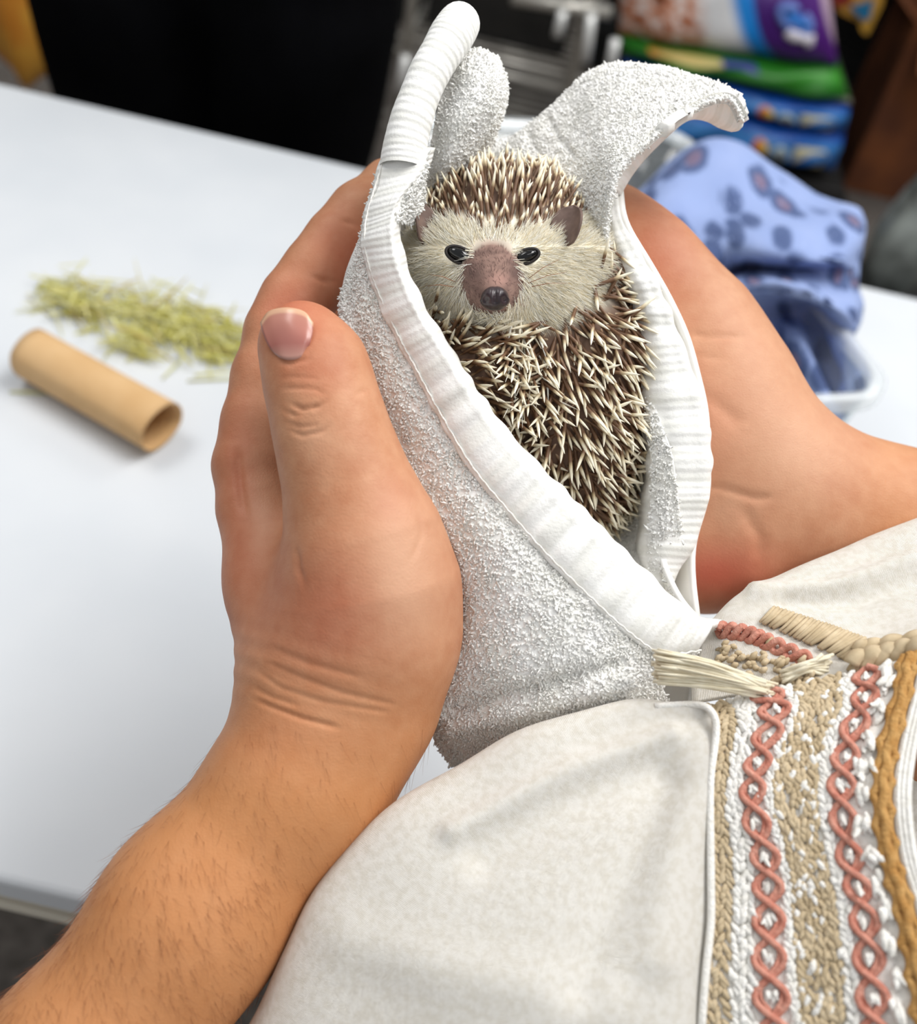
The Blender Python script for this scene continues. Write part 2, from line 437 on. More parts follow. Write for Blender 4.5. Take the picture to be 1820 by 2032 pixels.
# white folding table: back edge about y=.95, front edge about y=.185
tb = empty('folding_table', (0, .567, 0), 'white rectangular table filling most of the picture', 'table')
def T(o): return adopt(o, tb)
tw, y0, y1 = 1.83, .185, .950
o = link('tabletop', MB().box((.05, (y0+y1)/2, TZ-.011), (tw, y1-y0, .022)).mesh('tabletop', False), M_table); bevel(o, .004, 3); T(o)
for k, (zz, th, ins) in enumerate(((TZ-.0275, .009, .003), (TZ-.037, .008, .001), (TZ-.0455, .007, .005))):
    o = link('edge_moulding', MB().box((.05, (y0+y1)/2, zz), (tw-2*ins, y1-y0-2*ins, th)).mesh('edge_moulding', False), M_edge); bevel(o, .002); T(o)
for sx in (-.78, .88):
    for sy in (y0+.07, y1-.07):
        o = link('leg', MB().tube([(sx, sy, .0), (sx, sy, TZ-.049)], .0125, 12).mesh('leg'), M_leg); T(o)

# ------------------------------------------------------------------ cardboard tube
def tube_obj():
    a = on_z(62, 702, TZ+.019); b = on_z(322, 848, TZ+.019)
    a[2] = b[2] = TZ+.0195
    ax = (b-a)/np.linalg.norm(b-a); L = np.linalg.norm(b-a)
    side = np.cross([0, 0, 1], ax); n = 48; nl = 14; V = []
    r = .0195
    for ri, rr in ((0, r), (1, r-.0011)):
        for i in range(nl+1):
            s = i/nl; sq = .10*s*s                      # near end pinched to a lens
            for j in range(n):
                th = 2*np.pi*j/n+.35*s
                c, si = np.cos(th), np.sin(th)
                flat = 1-.05*abs(np.sin(2*th+1))
                px_ = rr*flat*c*(1+sq); pz_ = rr*flat*si*(1-sq)
                V.append(a+ax*(L*s)+side*px_+np.array([0, 0, pz_]))
    V = np.array(V); q = []
    m = (nl+1)*n
    for i in range(nl):
        for j in range(n):
            k = (j+1) % n
            q.append([i*n+j, i*n+k, (i+1)*n+k, (i+1)*n+j]); q.append([m+i*n+j, m+(i+1)*n+j, m+(i+1)*n+k, m+i*n+k])
    for j in range(n):
        k = (j+1) % n
        q.append([j, m+j, m+k, k]); q.append([nl*n+j, nl*n+k, m+nl*n+k, m+nl*n+j])
    V[:, 2] += TZ+.0006-V[:, 2].min()
    return raw_mesh('cardboard_tube', V, [q])
link('cardboard_tube', tube_obj(), M_card, label='empty brown cardboard tube lying on the white table', cat='tube')

# ------------------------------------------------------------------ hay
def strands(P0, ang, L, lift, wd):
    n = len(P0); D = np.stack([np.cos(ang)*np.cos(lift), np.sin(ang)*np.cos(lift), np.sin(lift)], 1)
    return scatter(P0, D, L, wd, [(0, .7), (.35, 1), (.7, .9), (1, .35)], 4, rng.normal(0, .12, n), flat=.5)
def hay_pile():
    anchors = [(130, 600, 30), (175, 610, 45), (230, 625, 55), (300, 640, 60), (360, 650, 55), (420, 675, 55), (460, 690, 50), (520, 705, 45), (280, 690, 35)]
    P = []; 
    for _ in range(430):
        x, y, s = anchors[rng.integers(len(anchors))]
        p = on_z(x+rng.normal(0, s*.75), y+rng.normal(0, s*.42), TZ); p[2] = TZ+.0012+abs(rng.normal(0, .006)); P.append(p)
    P = np.array(P); n = len(P)
    L = rng.uniform(.015, .05, n); ang = rng.normal(-.25, .75, n)+np.where(rng.random(n) < .5, np.pi, 0)
    lift = rng.normal(0.03, .10, n)
    D2 = np.stack([np.cos(ang), np.sin(ang), 0*ang], 1)*L[:, None]/2
    V, Q, UV = strands(P-D2, ang, L, lift, rng.uniform(.0007, .0014, n))
    V[:, 2] = np.maximum(V[:, 2], TZ+.0003)
    return raw_mesh('hay_pile', V, [Q], [UV])
link('hay_pile', hay_pile(), M_hay, label='loose pile of dry green hay behind the cardboard tube', cat='hay', kind='stuff')
for (xa, ya, xb, yb, za, zb, lb) in ((372, 756, 500, 750, .001, .001, 'single pale hay stem lying flat in front of the hay pile'),
                                     (118, 590, 172, 512, .004, .03, 'hay stem sticking up from the far end of the hay pile'),
                                     (20, 778, 100, 782, .001, .001, 'short hay stem on the table below the cardboard tube'),
                                     (322, 752, 362, 712, .001, .002, 'bent short hay stem between tube and hay pile')):
    a = on_z(xa, ya, TZ+za); b = on_z(xb, yb, TZ+zb)
    link('hay_stem', MB().tube([a, (a+b)/2+np.array([0, 0, .0006]), b], [.0008, .0011, .0006], 6).mesh('hay_stem'),
         noisy('pale_hay', lin(206, 206, 160), lin(196, 192, 130), 60, .8), label=lb, cat='hay', group='loose hay stems')

# ------------------------------------------------------------------ the holder: arms and hands, one body mesh
LH = [  # forearm, wrist, heel of the hand
    (.012, .010, chain([(-260, 2640, .300, 235), (-100, 2480, .300, 222), (158, 2143, .300, 203), (386, 1812, .309, 176), (606, 1538, .320, 165), (676, 1405, .325, 160), (678, 1310, .326, 162)])),
    (.014, .016, chain([(600, 1290, .332, 112), (560, 1160, .338, 96), (512, 1010, .348, 74)]) + chain([(690, 1330, .330, 150), (640, 1150, .345, 120)]) + chain([(690, 1330, .328, 150), (735, 1250, .324, 140), (738, 1190, .324, 130)])),
    (.010, .011, chain([(742, 1245, .318, 158), (738, 1160, .316, 160), (718, 1060, .314, 138), (686, 950, .3125, 108), (660, 865, .312, 97), (642, 795, .313, 90), (624, 725, .315, 88), (596, 678, .317, 78)])),
    (.006, .0045, chain([(560, 1150, .342, 88), (512, 1010, .350, 70), (500, 925, .353, 71), (512, 840, .356, 66), (527, 750, .359, 61), (556, 660, .363, 64), (588, 600, .366, 66), (632, 540, .369, 65), (676, 484, .373, 66), (720, 430, .378, 64), (775, 376, .386, 54), (812, 356, .392, 42)])),
    (.006, .006, chain([(590, 1200, .362, 90), (522, 1000, .372, 70), (520, 850, .390, 62), (600, 690, .408, 60), (720, 590, .422, 56), (840, 520, .430, 50)])),
    (.006, .006, chain([(620, 1230, .375, 90), (600, 1030, .390, 66), (620, 880, .410, 58), (720, 760, .428, 54), (850, 690, .434, 48)])),
    (.006, .006, chain([(650, 1260, .382, 84), (680, 1090, .398, 58), (730, 980, .420, 52), (830, 900, .430, 44)])),
]
RH = [
    (.014, .010, chain([(2420, 1300, .385, 215), (2150, 1180, .378, 195), (1900, 1092, .372, 166), (1740, 1040, .370, 146), (1590, 1000, .368, 150), (1500, 970, .366, 158)])),
    (.016, .016, chain([(1520, 980, .366, 152), (1440, 876, .366, 160), (1398, 770, .368, 148), (1350, 664, .371, 128), (1262, 545, .376, 112), (1190, 478, .383, 96), (1110, 440, .392, 80)])),
    (.014, .014, chain([(1500, 990, .368, 150), (1430, 1070, .364, 118), (1390, 1085, .364, 108), (1330, 1010, .372, 110)])),
    (.012, .012, chain([(1430, 1000, .380, 130), (1330, 900, .398, 120), (1280, 740, .405, 110)])),
    (.006, .006, chain([(1300, 760, .408, 70), (1160, 650, .424, 58), (1040, 600, .430, 52), (950, 590, .432, 46)])),
    (.006, .006, chain([(1300, 860, .406, 70), (1160, 790, .424, 56), (1050, 760, .430, 50), (970, 750, .430, 44)])),
    (.006, .006, chain([(1310, 940, .404, 66), (1190, 910, .420, 52), (1090, 900, .426, 44), (1020, 890, .426, 38)])),
]
RH = [(a, b, [(A*(1+.060), B*(1+.060), ra*1.06, rb*1.06) for A, B, ra, rb in pr]) for a, b, pr in RH]
TORSO = [(.03, .03, chain([(-100, 2480, .300, 222), (-120, 2760, .290, 230), (500, 3000, .290, 260), (1300, 2700, .320, 380), (1700, 2150, .350, 380), (1950, 1750, .370, 330)]) +
          chain([(2420, 1300, .408, 215), (2550, 1700, .400, 260), (2000, 1900, .370, 330)]) + chain([(2060, 1480, .372, 285), (2150, 1900, .362, 390)]))]
def bounds(groups, pad=.012):
    lo = np.full(3, 9.); hi = np.full(3, -9.)
    for _, _, pr in groups:
        for A, B, ra, rb in pr:
            lo = np.minimum(lo, np.minimum(A-ra, B-rb)); hi = np.maximum(hi, np.maximum(A+ra, B+rb))
    return lo-pad, hi+pad
def cproj(V): return CX+FPX*V[:, 0]/V[:, 2], CY-FPX*V[:, 1]/V[:, 2]
def crease(V, N, poly, width, depth, bulge=.0):
    x, y = cproj(V); d = seg_dist(x, y, poly); e = np.minimum(np.hypot(x-poly[0][0], y-poly[0][1]), np.hypot(x-poly[-1][0], y-poly[-1][1])); depth = depth*np.clip(e/28, .12, 1); fm = np.clip(-N[:, 2]*3, 0, 1)*(V[:, 2] < .41)
    g = np.exp(-(d/width)**2)-bulge*np.exp(-((d-2.2*width)/(1.1*width))**2)
    return V-N*(depth*g*fm)[:, None]
parts = []
V, Q = surface_nets(sd_groups(LH), *bounds(LH), .0007); N = vnormals(V, Q)
for poly, wdt, dep in (
        ([(572, 800), (600, 812), (632, 806), (652, 793)], 4.5, .0009), ([(556, 812), (585, 824), (610, 822)], 4, .0006),
        ([(566, 850), (600, 864), (640, 856), (664, 838)], 4.5, .0006), ([(560, 836), (596, 848), (640, 842)], 4, .0005),
        ([(552, 772), (585, 770), (625, 772), (650, 785)], 4, .0004), ([(548, 752), (580, 748), (640, 752)], 4, .00025),
        ([(700, 786), (735, 770)], 5, .0004), ([(545, 712), (575, 722), (610, 712), (622, 690)], 5, .0005),
        ([(668, 438), (690, 440), (716, 452)], 6, .0010), ([(610, 545), (640, 556), (680, 562)], 6, .0009),
        ([(520, 1310), (600, 1345), (680, 1375), (790, 1400)], 5, .0004), ([(500, 1386), (545, 1405), (600, 1426), (680, 1446)], 5, .0008),
        ([(495, 1360), (540, 1384), (600, 1404)], 5, .0005), ([(505, 1330), (560, 1366), (640, 1392), (780, 1416)], 5, .0004),
        ([(530, 1280), (610, 1316), (720, 1346)], 6, .0003), 
        ([(470, 880), (476, 960), (486, 1030)], 10, .0012), ([(830, 1010), (838, 1060), (815, 1120)], 6, .0003),
        ([(588, 1080), (592, 1130), (606, 1165)], 6, .0008)):
    V = crease(V, N, poly, wdt, dep)
x, y = cproj(V)
# a few wrist wrinkles following the bend
yy = y-(1330+.28*(x-560)); V = V-N*(.00016*np.sin(yy/6.5)*np.exp(-(yy/75)**2)*np.clip(1-(x-500)/330, 0, 1))[:, None]
parts.append((V, Q))
LHV = V.copy(); LHQ = Q; LHN = vnormals(V, Q)
V, Q = surface_nets(sd_groups(RH), *bounds(RH), .0013); N = vnormals(V, Q)
for poly, wdt, dep in (([(1380, 962), (1430, 966), (1500, 988), (1540, 985)], 7, .0011), ([(1350, 660), (1410, 668), (1490, 668)], 6, .0006),
                       ([(1370, 706), (1450, 712)], 6, .0004), ([(1322, 436), (1340, 448)], 6, .001), ([(1470, 1000), (1510, 1070), (1505, 1120)], 12, .0008),
                       ([(1370, 770), (1420, 800), (1480, 850)], 16, .0008)):
    V = crease(V, N, poly, wdt, dep)
parts.append((V, Q))
V, Q = surface_nets(sd_groups(TORSO), *bounds(TORSO), .005); parts.append((V, Q))
BV = np.concatenate([p[0] for p in parts]); offs = np.cumsum([0]+[len(p[0]) for p in parts[:-1]])
BQ = np.concatenate([p[1]+o for p, o in zip(parts, offs)])
x, y = cproj(BV)
def blob(cx, cy, rx, ry, a): return a*np.exp(-((x-cx)/rx)**2-((y-cy)/ry)**2)
flush_shade = blob(1400, 1140, 110, 60, .75)+blob(1290, 520, 90, 120, .45)+blob(1400, 840, 90, 90, .3)+blob(690, 500, 80, 90, .40)+blob(590, 640, 80, 70, .35)+blob(560, 590, 60, 60, .3)
flush_shade += blob(620, 740, 70, 50, .25)+blob(470, 900, 50, 160, .35)+blob(640, 1210, 130, 130, .42)+blob(780, 1000, 40, 60, .2)+blob(1480, 1130, 120, 70, .35)+blob(560, 1460, 120, 60, .15)  # mid-hand blob also paints shading into the skin, besides real redness
flush_shade += blob(480, 1120, 60, 130, .3)
tan = np.clip((y-1280)/420, 0, .75)*(x < 900)+np.clip((x-1680)/250, 0, .35)*(y < 1300)
pale = blob(800, 1090, 80, 120, .7)+blob(640, 870, 50, 60, .35)+blob(1500, 800, 220, 260, .45)+blob(1600, 900, 90, 90, .35)+blob(1430, 1010, 70, 40, .3)+blob(820, 1200, 70, 90, .35)+blob(520, 1000, 30, 160, .4)  # thenar blobs paint its highlight into the skin colour
me = raw_mesh('person', c2w(BV), [BQ], attrs={'flush_shade': np.clip(flush_shade, 0, 1), 'tan': np.clip(tan, 0, 1), 'pale': np.clip(pale, 0, 1)})
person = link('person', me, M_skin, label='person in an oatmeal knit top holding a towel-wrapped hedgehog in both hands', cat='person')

# depth lookup on a set of camera-space vertices
def depth_fn(V, cell=6):
    xx, yy = cproj(V); tab = {}
    for a, b, d in zip((xx/cell).astype(int), (yy/cell).astype(int), V[:, 2]):
        k = (a, b)
        if d < tab.get(k, 9): tab[k] = d
    def f(px, py):
        a, b = int(px/cell), int(py/cell)
        for r in range(0, 12):
            c = [tab[(a+i, b+j)] for i in range(-r, r+1) for j in range(-r, r+1) if (a+i, b+j) in tab]
            if c: return float(np.mean(c)) if r <= 1 else min(c)
        return None
    return f
# thumb nail
dl = depth_fn(LHV, 7)
nail_rows = [[(516, 640), (534, 617), (570, 610), (604, 618), (622, 640)],
             [(521, 660), (542, 640), (574, 637), (604, 643), (621, 660)],
             [(531, 684), (552, 672), (578, 670), (603, 672), (616, 680)],
             [(545, 702), (560, 712), (580, 714), (598, 708), (608, 695)]]
dc = dl(585, 665); rows = []
for i, r in enumerate(nail_rows):
    rows.append([(px, py, .5*dl(px+(6 if j == 0 else 0), py)+.5*dc-.0022+.0014*((j-2.2)/2)**2+(.0006 if i == 0 else 0)+.0008*(i == 3)) for j, (px, py) in enumerate(r)])
o = link('thumbnail', grid_mesh('thumbnail', Patch(rows).grid(18, 22)), M_nail, person, label='short pink thumbnail'); solid(o, .0012)
# fine arm hair
def arm_hair():
    T_ = q2t(LHQ); P, Nn, _ = sample_tris(LHV, T_, 42000)
    x, y = cproj(P); keep = (y > 1430) & (y < 2080) & (Nn[:, 2] < .25) & (rng.random(len(P)) < np.clip((y-1400)/380, .05, 1)*np.where(x-(-.35*(y-1400)+690) > 0, .35, 1))
    P, Nn = P[keep], Nn[keep]; n = min(len(P), 1050); P, Nn = P[:n], Nn[:n]
    g = np.stack([np.full(n, .42)+rng.normal(0, .22, n), -np.full(n, .85)+rng.normal(0, .2, n), np.zeros(n)], 1)
    g -= Nn*(g*Nn).sum(1)[:, None]; g /= np.linalg.norm(g, axis=1)[:, None]
    D = g+Nn*.28
    V, Q, UV = scatter(c2w(P), D@np.stack([Rc, Uc, Fw]), rng.uniform(.004, .009, n), (.000038), [(0, 1), (.5, .8), (1, .2)], 3, rng.normal(0, .15, n))
    return raw_mesh('arm_hair', V, [Q], [UV])
link('arm_hair', arm_hair(), M_armhair, person, label='fine brown arm hair', kind='stuff')

# ------------------------------------------------------------------ the knit top
shirt = link('knit_top', None, None, person, label='oatmeal knit top with crocheted yoke bands')
def shirt_patch(name, rows, nv, nu, mat, amp=.0, sc=60, th=.0014, uvs=(6, 6), seed=1, folds=None):
    G = Patch(rows).grid(nv, nu); N = grid_normals(G)
    if amp: G = G+N*wob(G, amp, sc, seed)[..., None]
    if folds is not None:
        x, y, d = proj(G); G = G+N*folds(x, y)[..., None]
    o = link(name, grid_mesh(name, G, uvs), mat, shirt); solid(o, th); return o, G
edge = [(380, 2220, .300), (500, 2032, .296), (568, 1885, .296), (640, 1755, .297), (762, 1612, .300), (925, 1512, .304), (1060, 1442, .306), (1235, 1390, .308), (1330, 1392, .306), (1412, 1398, .302)]
mid1 = [(560, 2300, .278), (650, 2120, .277), (715, 1985, .278), (790, 1860, .280), (900, 1730, .284), (1020, 1625, .289), (1130, 1535, .294), (1260, 1462, .299), (1345, 1440, .300), (1415, 1425, .299)]
mid2 = [(900, 2380, .262), (960, 2220, .262), (1010, 2090, .264), (1050, 1970, .267), (1110, 1850, .272), (1180, 1740, .278), (1250, 1640, .284), (1320, 1555, .290), (1370, 1500, .294), (1418, 1462, .296)]
mid3 = [(1280, 2420, .262), (1300, 2260, .262), (1310, 2130, .263), (1320, 2010, .266), (1335, 1900, .270), (1350, 1800, .275), (1365, 1700, .280), (1385, 1610, .285), (1400, 1550, .289), (1416, 1500, .292)]
rgt = [(1395, 2420, .268), (1393, 2280, .268), (1393, 2160, .269), (1394, 2040, .271), (1402, 1930, .274), (1412, 1830, .278), (1412, 1730, .282), (1411, 1640, .286), (1411, 1580, .289), (1414, 1530, .291)]
back = [(px+25, py+40, d+.030) for px, py, d in edge]
def fld(x, y):
    return (.0030*np.exp(-(seg_dist(x, y, [(1330, 1460), (1130, 1530), (900, 1650)])/26)**2)
            - .0022*np.exp(-(seg_dist(x, y, [(1300, 1530), (1120, 1600), (960, 1700)])/40)**2)
            + .0022*np.exp(-(seg_dist(x, y, [(1380, 1480), (1330, 1700), (1300, 1900)])/45)**2)
            - .0026*np.exp(-(seg_dist(x, y, [(1330, 1560), (1230, 1760), (1150, 1960)])/45)**2)
            + .0016*np.exp(-(seg_dist(x, y, [(700, 1870), (900, 1930), (1200, 1990)])/60)**2))
shirt_patch('front_panel', list(zip(back, edge, mid1, mid2, mid3, rgt)), 150, 110, M_knit, .0006, 90, uvs=(10, 10), folds=fld)
SB = [(.03, .02, [(A, B, ra+.005, rb+.005) for A, B, ra, rb in chain([(520, 2420, .318, 180), (760, 2330, .318, 210), (1300, 2500, .322, 360), (1700, 2150, .350, 380), (1950, 1750, .372, 330)]) + chain([(2300, 1720, .395, 240), (2000, 1900, .370, 330)])])]
V, Q = surface_nets(sd_groups(SB), *bounds(SB), .005); link('body_panel', raw_mesh('body_panel', c2w(V), [Q]), M_knit, shirt)
# rolled seam piping between panel and crochet band
seam = [(1300, 1402, .3035), (1360, 1398, .302), (1400, 1402, .2985), (1419, 1425, .2955), (1421, 1462, .2935), (1412, 1530, .2895), (1410, 1580, .287), (1410, 1640, .284), (1411, 1730, .280), (1411, 1830, .276), (1401, 1930, .272), (1393, 2040, .269), (1392, 2160, .267)]
sp = cr_eval(np.array(seam), np.linspace(0, len(seam)-1, 70)); link('seam_piping', MB().tube(at(sp[:, 0], sp[:, 1], sp[:, 2]), .0011, 8).mesh('seam_piping'), M_white_yarn, shirt)
bandrows = [[(1400, 1402, .304), (1545, 1366, .300), (1695, 1334, .296), (1860, 1286, .290)],
            [(1418, 1440, .297), (1566, 1412, .293), (1692, 1396, .289), (1845, 1362, .283)],
            [(1412, 1520, .2915), (1532, 1500, .287), (1655, 1490, .282), (1816, 1490, .275)],
            [(1410, 1600, .287), (1516, 1590, .282), (1645, 1582, .277), (1806, 1588, .269)],
            [(1412, 1700, .2825), (1545, 1700, .277), (1662, 1700, .272), (1819, 1700, .264)],
            [(1413, 1800, .2785), (1553, 1800, .273), (1686, 1800, .267), (1850, 1800, .259)],
            [(1401, 1920, .2735), (1557, 1920, .268), (1697, 1920, .262), (1882, 1920, .254)],
            [(1393, 2045, .270), (1570, 2045, .264), (1706, 2045, .258), (1912, 2045, .250)],
            [(1390, 2160, .268), (1580, 2160, .262), (1715, 2160, .256), (1940, 2160, .248)]]
_, GB = shirt_patch('crochet_band', bandrows, 110, 60, M_white_yarn, .0003, 150, uvs=(4, 10))
NB_ = grid_normals(GB)
def on_band(u, v):                                # bilinear lookup on the band, u across, v along
    u, v = np.asarray(u, float), np.asarray(v, float); nv, nu = GB.shape[:2]
    a = np.clip(v*(nv-1), 0, nv-1.001); b = np.clip(u*(nu-1), 0, nu-1.001); i, j = a.astype(int), b.astype(int)
    fa, fb = (a-i)[..., None], (b-j)[..., None]
    L = lambda A: (A[i, j]*(1-fa)*(1-fb)+A[i+1, j]*fa*(1-fb)+A[i, j+1]*(1-fa)*fb+A[i+1, j+1]*fa*fb)
    return L(GB), L(NB_)
def yarn(mb, u, v, h, r, n=7):
    P, Nn = on_band(u, v); mb.tube(P+Nn*np.asarray(h)[..., None], r, n)
VN = 13                                           # loops along the band
for u0, u1 in ((.205, .33), (.672, .772)):
    mb = MB(); v = np.linspace(0.0, 1, 420); ph = v*VN*2*np.pi; um, ua = (u0+u1)/2, (u1-u0)/2
    yarn(mb, um+ua*1.08*np.sin(ph/2), v, .0009+.0005*np.cos(ph/2), .00098)
    yarn(mb, um-ua*1.08*np.sin(ph/2), v, .0009-.0005*np.cos(ph/2), .00098)
    yarn(mb, um+ua*.72*np.sin(ph/2+.3), v, .0006-.0004*np.cos(ph/2), .0006)
    yarn(mb, um-ua*.72*np.sin(ph/2+.3), v, .0006+.0004*np.cos(ph/2), .0006)
    link('salmon_chain_stitch', mb.mesh('salmon_chain_stitch'), M_salmon, shirt, label='salmon pink chain stitch')
mb = MB(); v = np.linspace(0, 1, 460)
tri = np.abs(((v*VN*1.15) % 1)-.5)*2
yarn(mb, .872-.022*(1-tri)**2, v, .0010+0*v, .0013); yarn(mb, .892+.006*np.sin(v*VN*7), v, .0013+0*v, .0015); yarn(mb, .910+.020*tri**3, v, .0009+0*v, .0012)
link('mustard_zigzag', mb.mesh('mustard_zigzag'), M_mustard, shirt, label='mustard yellow zigzag crochet')
mb = MB()
for k in range(9): yarn(mb, .945+.0065*k+0*v, v, .0006+.0003*math.sin(k*2.1)+0*v, .0007)
link('neck_trim', mb.mesh('neck_trim'), M_white_yarn, shirt)
def stitches(u0, u1, nu_, nv_, Lm, Wm, jit=.25, pick=lambda n: np.ones(n, bool), h=.0004, vang=.55, v0=0, v1=1):
    uu, vv_ = np.meshgrid((np.arange(nu_)+.5)/nu_, (np.arange(nv_)+.5)/nv_)
    uu = u0+(uu+rng.normal(0, jit/nu_, uu.shape))*(u1-u0); vv_ = v0+(vv_+rng.normal(0, jit/nv_, vv_.shape))*(v1-v0)
    sgn = np.where((np.arange(nu_) % 2) == 0, 1, -1)[None]*np.ones_like(uu)
    m = pick(uu.size); u, v, sgn = uu.ravel()[m], vv_.ravel()[m], sgn.ravel()[m]
    P, Nn = on_band(u, v); P2, _ = on_band(u+.012*sgn*vang*2, np.clip(v+.012, 0, 1))
    D = P2-P; D /= np.linalg.norm(D, axis=1)[:, None]+1e-9; D += Nn*.12+rng.normal(0, .12, D.shape); n = len(P)
    return scatter(P+Nn*h-D*Lm*.5, D, Lm*rng.uniform(.8, 1.25, n), Wm*rng.uniform(.8, 1.2, n), [(0, .25), (.2, .85), (.55, 1), (.85, .7), (1, .2)], 6, rng.normal(0, .1, n), U=Nn)
for nm, mt, sets in (('beige_knit_stitch', M_beige, [(0.003, .098, 3, 100, .0030, .00085, .22, 1.0), (.385, .612, 8, 96, .0031, .0009, .3, .86)]),
                     ('white_knit_stitch', M_white_yarn, [(.104, .2, 3, 80, .0034, .0010, .2, 1.), (.338, .384, 2, 80, .0032, .0009, .2, 1.), (.615, .668, 2, 80, .0032, .001, .2, 1.), (.385, .612, 8, 96, .0033, .001, .3, .16)])):
    Vs, Qs, n0 = [], [], 0
    for (a, b, c, d, L_, W_, jt, frac) in sets:
        v_, q_, _ = stitches(a, b, c, d, L_, W_, jt, lambda n, fr=frac: rng.random(n) < fr)
        Vs.append(v_); Qs.append(q_+n0); n0 += len(v_)
    link(nm, raw_mesh(nm, np.concatenate(Vs), [np.concatenate(Qs)]), mt, shirt, kind='stuff')
def puff(u, v, r):
    P, Nn = on_band(np.array([u]), np.array([v])); P2, _ = on_band(np.array([u]), np.array([min(v+.01, 1)]))
    D = P2-P; D /= np.linalg.norm(D)
    return P[0]+Nn[0]*.0006, D[0], r
mb = MB()
def bobble(um, v, L_, W_, n=8, sp=.4):
    c, D, r = puff(um, v, .002); Dn = D[None]+rng.normal(0, sp, (n, 3)); Dn /= np.linalg.norm(Dn, axis=1)[:, None]
    P_ = c[None]+rng.normal(0, L_*.16, (n, 3))-Dn*L_*.5
    Vv, Qq, _ = scatter(P_, Dn, L_*rng.uniform(.7, 1.2, n), W_, [(0, .3), (.2, .85), (.5, 1), (.8, .85), (1, .3)], 6, rng.normal(0, .3, n)); mb.add(Vv, Qq)
for k in range(int(VN*1.15)+1):
    v = (k+.5)/(VN*1.15)
    if v < .99: bobble(.808+.008*math.sin(k*3), v, .0050, .0012, 8, .22)
for um in (.268, .722):
    for k in range(VN): bobble(um, (k+.5)/VN, .0030, .0008, 6, .25)
link('white_puff_stitch', mb.mesh('white_puff_stitch'), M_white_yarn, shirt, label='white bobbles between the coloured stitches')
# far side of the top
far = [[(1392, 1250, .336), (1385, 1290, .327), (1372, 1335, .320), (1372, 1392, .314)],
       [(1460, 1184, .338), (1478, 1240, .326), (1500, 1300, .315), (1530, 1366, .303)],
       [(1540, 1150, .342), (1580, 1220, .327), (1620, 1280, .312), (1660, 1342, .299)],
       [(1640, 1106, .346), (1700, 1200, .327), (1740, 1260, .312), (1780, 1312, .296)],
       [(1730, 1068, .350), (1790, 1180, .327), (1830, 1240, .311), (1870, 1288, .292)],
       [(1840, 1030, .352), (1900, 1160, .326), (1930, 1220, .309), (1960, 1260, .290)],
       [(1960, 985, .354), (2010, 1140, .325), (2030, 1200, .307), (2050, 1230, .288)],
       [(2180, 1010, .362), (2210, 1180, .335), (2230, 1260, .322), (2240, 1310, .312)],
       [(2400, 1130, .392), (2420, 1300, .368), (2430, 1390, .356), (2440, 1460, .346)],
       [(2560, 1320, .410), (2570, 1480, .392), (2570, 1560, .384), (2560, 1640, .378)]]
far = [[(r[0][0]+10, r[0][1]+22, r[0][2]+.030)]+r for r in far]
def fld2(x, y): return .0030*np.exp(-(seg_dist(x, y, [(1500, 1175), (1640, 1170), (1820, 1110)])/16)**2)-.0025*np.exp(-(seg_dist(x, y, [(1560, 1190), (1700, 1190), (1830, 1150)])/18)**2)
_, GF = shirt_patch('far_panel', far, 90, 90, M_knit, .0006, 90, seed=4, uvs=(8, 8), folds=fld2)
GFc = np.stack([(GF.reshape(-1, 3)-CAM)@Rc, (GF.reshape(-1, 3)-CAM)@Uc, (GF.reshape(-1, 3)-CAM)@Fw], -1)
df = depth_fn(GFc, 9)
def path_px(pts, n, lift=.001):
    P = cr_eval(np.array(pts, float), np.linspace(0, len(pts)-1, n))
    d = np.array([df(a, b) for a, b in P]); d = np.convolve(np.pad(d, 4, mode='edge'), np.ones(9)/9, 'valid')
    return P[:, 0], P[:, 1], d-lift
def rope(name, pts, loops, half, r, mat, lift=.001, label=None):
    x, y, d = path_px(pts, loops*10, lift); tx, ty = np.gradient(x), np.gradient(y); L = np.hypot(tx, ty); nx, ny = -ty/L, tx/L
    ph = np.arange(len(x))/10*np.pi; mb = MB()
    for s in (1, -1):
        mb.tube(at(x+nx*half*np.sin(ph)*s, y+ny*half*np.sin(ph)*s, d+.0006*np.cos(ph)*s), r, 7)
    link(name, mb.mesh(name), mat, shirt, label=label)
rope('salmon_chain_stitch', [(1424, 1250), (1480, 1258), (1530, 1278), (1605, 1312)], 9, 13, .0012, M_salmon, .0010, 'salmon pink chain stitch on the far panel')
rope('beige_braid', [(1690, 1318), (1740, 1306), (1790, 1296), (1840, 1286)], 5, 13, .0024, M_beige, .003, 'thick twisted beige braid')
rope('beige_braid', [(1700, 1292), (1750, 1284), (1840, 1268)], 4, 10, .0020, M_beige, .002, 'thick twisted beige braid')
mb = MB(); xa, ya, da = path_px([(1537, 1204), (1610, 1228), (1680, 1252), (1748, 1278)], 60, .0012); xb, yb, db = path_px([(1498, 1230), (1562, 1258), (1622, 1284), (1680, 1310)], 60, .0012)
for i in range(0, 60, 2):
    j = int(np.clip(i+3+rng.normal(0, 1.3), 0, 59)); mb.tube([at(xa[i], ya[i], da[i]), at((xa[i]+xb[j])/2+3, (ya[i]+yb[j])/2, (da[i]+db[j])/2-.0014), at(xb[j], yb[j], db[j])], np.array([.0006, .0010, .0005])*rng.uniform(.8, 1.25), 6)
link('beige_fringe_stitch', mb.mesh('beige_fringe_stitch'), M_beige, shirt, label='row of slanting beige stitches')
mb = MB()
for k in range(90):
    s = rng.random(); x = 1420+s*180+rng.normal(0, 10); y = 1300+s*45+rng.normal(0, 14); d = df(x, y)-.0008
    p = at(x, y, d); q = at(x+14, y+rng.normal(-4, 8), d-.0006); mb.tube([p, (p+q)/2, q], [.0005, .0011, .0004], 6)
